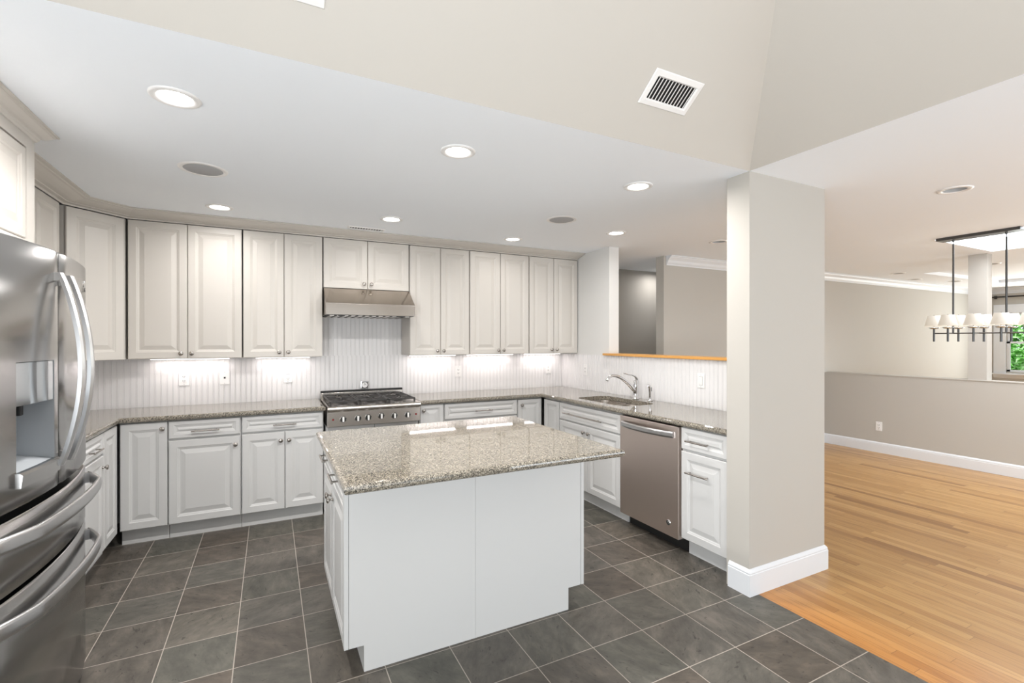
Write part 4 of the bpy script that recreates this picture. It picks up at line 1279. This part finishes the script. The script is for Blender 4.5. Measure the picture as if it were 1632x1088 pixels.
spots = [(0, 0.324), (-0.105, 0.18), (0.105, 0.18), (-0.105, 0.0), (0.105, 0.0), (-0.105, -0.18), (0.105, -0.18), (0, -0.324)]
arm0 = None
for x, y in spots:
    if arm0 is None:
        mb = MB(); mb.tube([(0, 0, -0.078), (0, 0, 0.042)], 0.0085, 10); arm0 = mb.build('candle_post', 'bronze', t, (x, y, zb_))
        mb = MB(); mb.lathe([(0.0, 0.042), (0.030, 0.044), (0.042, 0.056), (0.040, 0.058), (0.026, 0.050), (0.0, 0.050)], n=20); mb.build('drip_cup', 'disp_panel', arm0)
        mb = MB(); mb.lathe([(0.071, 0.070), (0.046, 0.170), (0.043, 0.170), (0.068, 0.070)], n=28); mb.build('lamp_shade', 'shade', arm0)
        mb = MB(); mb.tube([(0, 0, 0.05), (0, 0, 0.178)], 0.004, 8); mb.build('finial', 'nickel', arm0)
        d = bpy.data.lights.new('bulb', 'POINT'); d.energy = 0.12; d.color = (1, 0.82, 0.6); d.shadow_soft_size = 0.02
        lo = bpy.data.objects.new('bulb', d); COL.objects.link(lo); lo.parent = arm0; lo.location = (0, 0, 0.12)
    else:
        c = copy_tree(arm0, t); c.location = (x, y, zb_)

# curtain rod
t = thing('curtain_rod', 'black curtain rod with a ball finial above the garden window', 'curtain rod', (XE - 0.08, 3.88, 2.250))
mb = MB(); mb.tube([(0, -2.6, 0), (0, 0, 0)], 0.014, 12); mb.build('rod', 'cord', t)
mb = MB(); mb.lathe([(0.0, -0.03), (0.02, -0.022), (0.028, 0.0), (0.02, 0.022), (0.0, 0.03)], n=14); mb.build('finial', 'cord', t, (0, 0.015, 0))
for yy in (-0.08, -2.5):
    mb = MB(); mb.tube([(0, yy, 0), (0.08, yy, 0)], 0.008, 8); mb.box(0.072, 0.08, yy - 0.02, yy + 0.02, -0.03, 0.03); mb.build('bracket', 'cord', t)

# ================================================================== GARDEN
mb = MB(); mb.box(XE + 0.15, XE + 14, -8, 12, -0.35, -0.3); struct(mb.build('ground', 'soil'))
def shrub(label, x, y, rad, hgt, n, seed):
    rnd = random.Random(seed)
    t = thing('shrub', label, 'shrub', (x, y, -0.3), 0, 'shrubs outside the garden window')
    mb = MB()
    for k in range(n):
        a = rnd.uniform(0, 2 * PI); e = math.asin(rnd.uniform(-0.3, 1)); rr = rnd.uniform(0.6, 1.05)
        c = Vector((rad * rr * math.cos(a) * math.cos(e), rad * rr * math.sin(a) * math.cos(e), hgt * 0.45 + hgt * 0.55 * rr * math.sin(e)))
        L = rnd.uniform(0.10, 0.24); W = L * 0.22
        d = Vector((rnd.uniform(-1, 1), rnd.uniform(-1, 1), rnd.uniform(-0.5, 0.9))).normalized()
        s_ = d.cross(Vector((rnd.uniform(-1, 1), rnd.uniform(-1, 1), rnd.uniform(-1, 1)))).normalized()
        nn = d.cross(s_) * 0.02
        mb.add([c, c + d * L * 0.5 + s_ * W + nn, c + d * L, c + d * L * 0.5 - s_ * W + nn], [(0, 1, 2, 3)])
    mb.build('foliage', 'leaf', t, flip=False)
    mb = MB()
    for k in range(7):
        a = k * 0.9; mb.tube([(0, 0, 0), (rad * 0.3 * math.cos(a), rad * 0.3 * math.sin(a), hgt * 0.35), (rad * 0.6 * math.cos(a), rad * 0.6 * math.sin(a), hgt * 0.75)], [0.03, 0.02, 0.01], 6)
    mb.build('stems', 'soil', t)
shrub('leafy green shrub close outside the garden window, left side', 13.5, 4.2, 0.72, 1.7, 1500, 1)
shrub('leafy green shrub close outside the garden window, right side', 13.5, 2.3, 0.72, 1.7, 1400, 2)
shrub('tall green shrub filling the view behind the nearer shrubs', 16.6, 5.3, 1.4, 3.4, 3600, 3)
shrub('broad green shrub at the back right of the window view', 16.6, 1.6, 1.4, 3.2, 2600, 4)
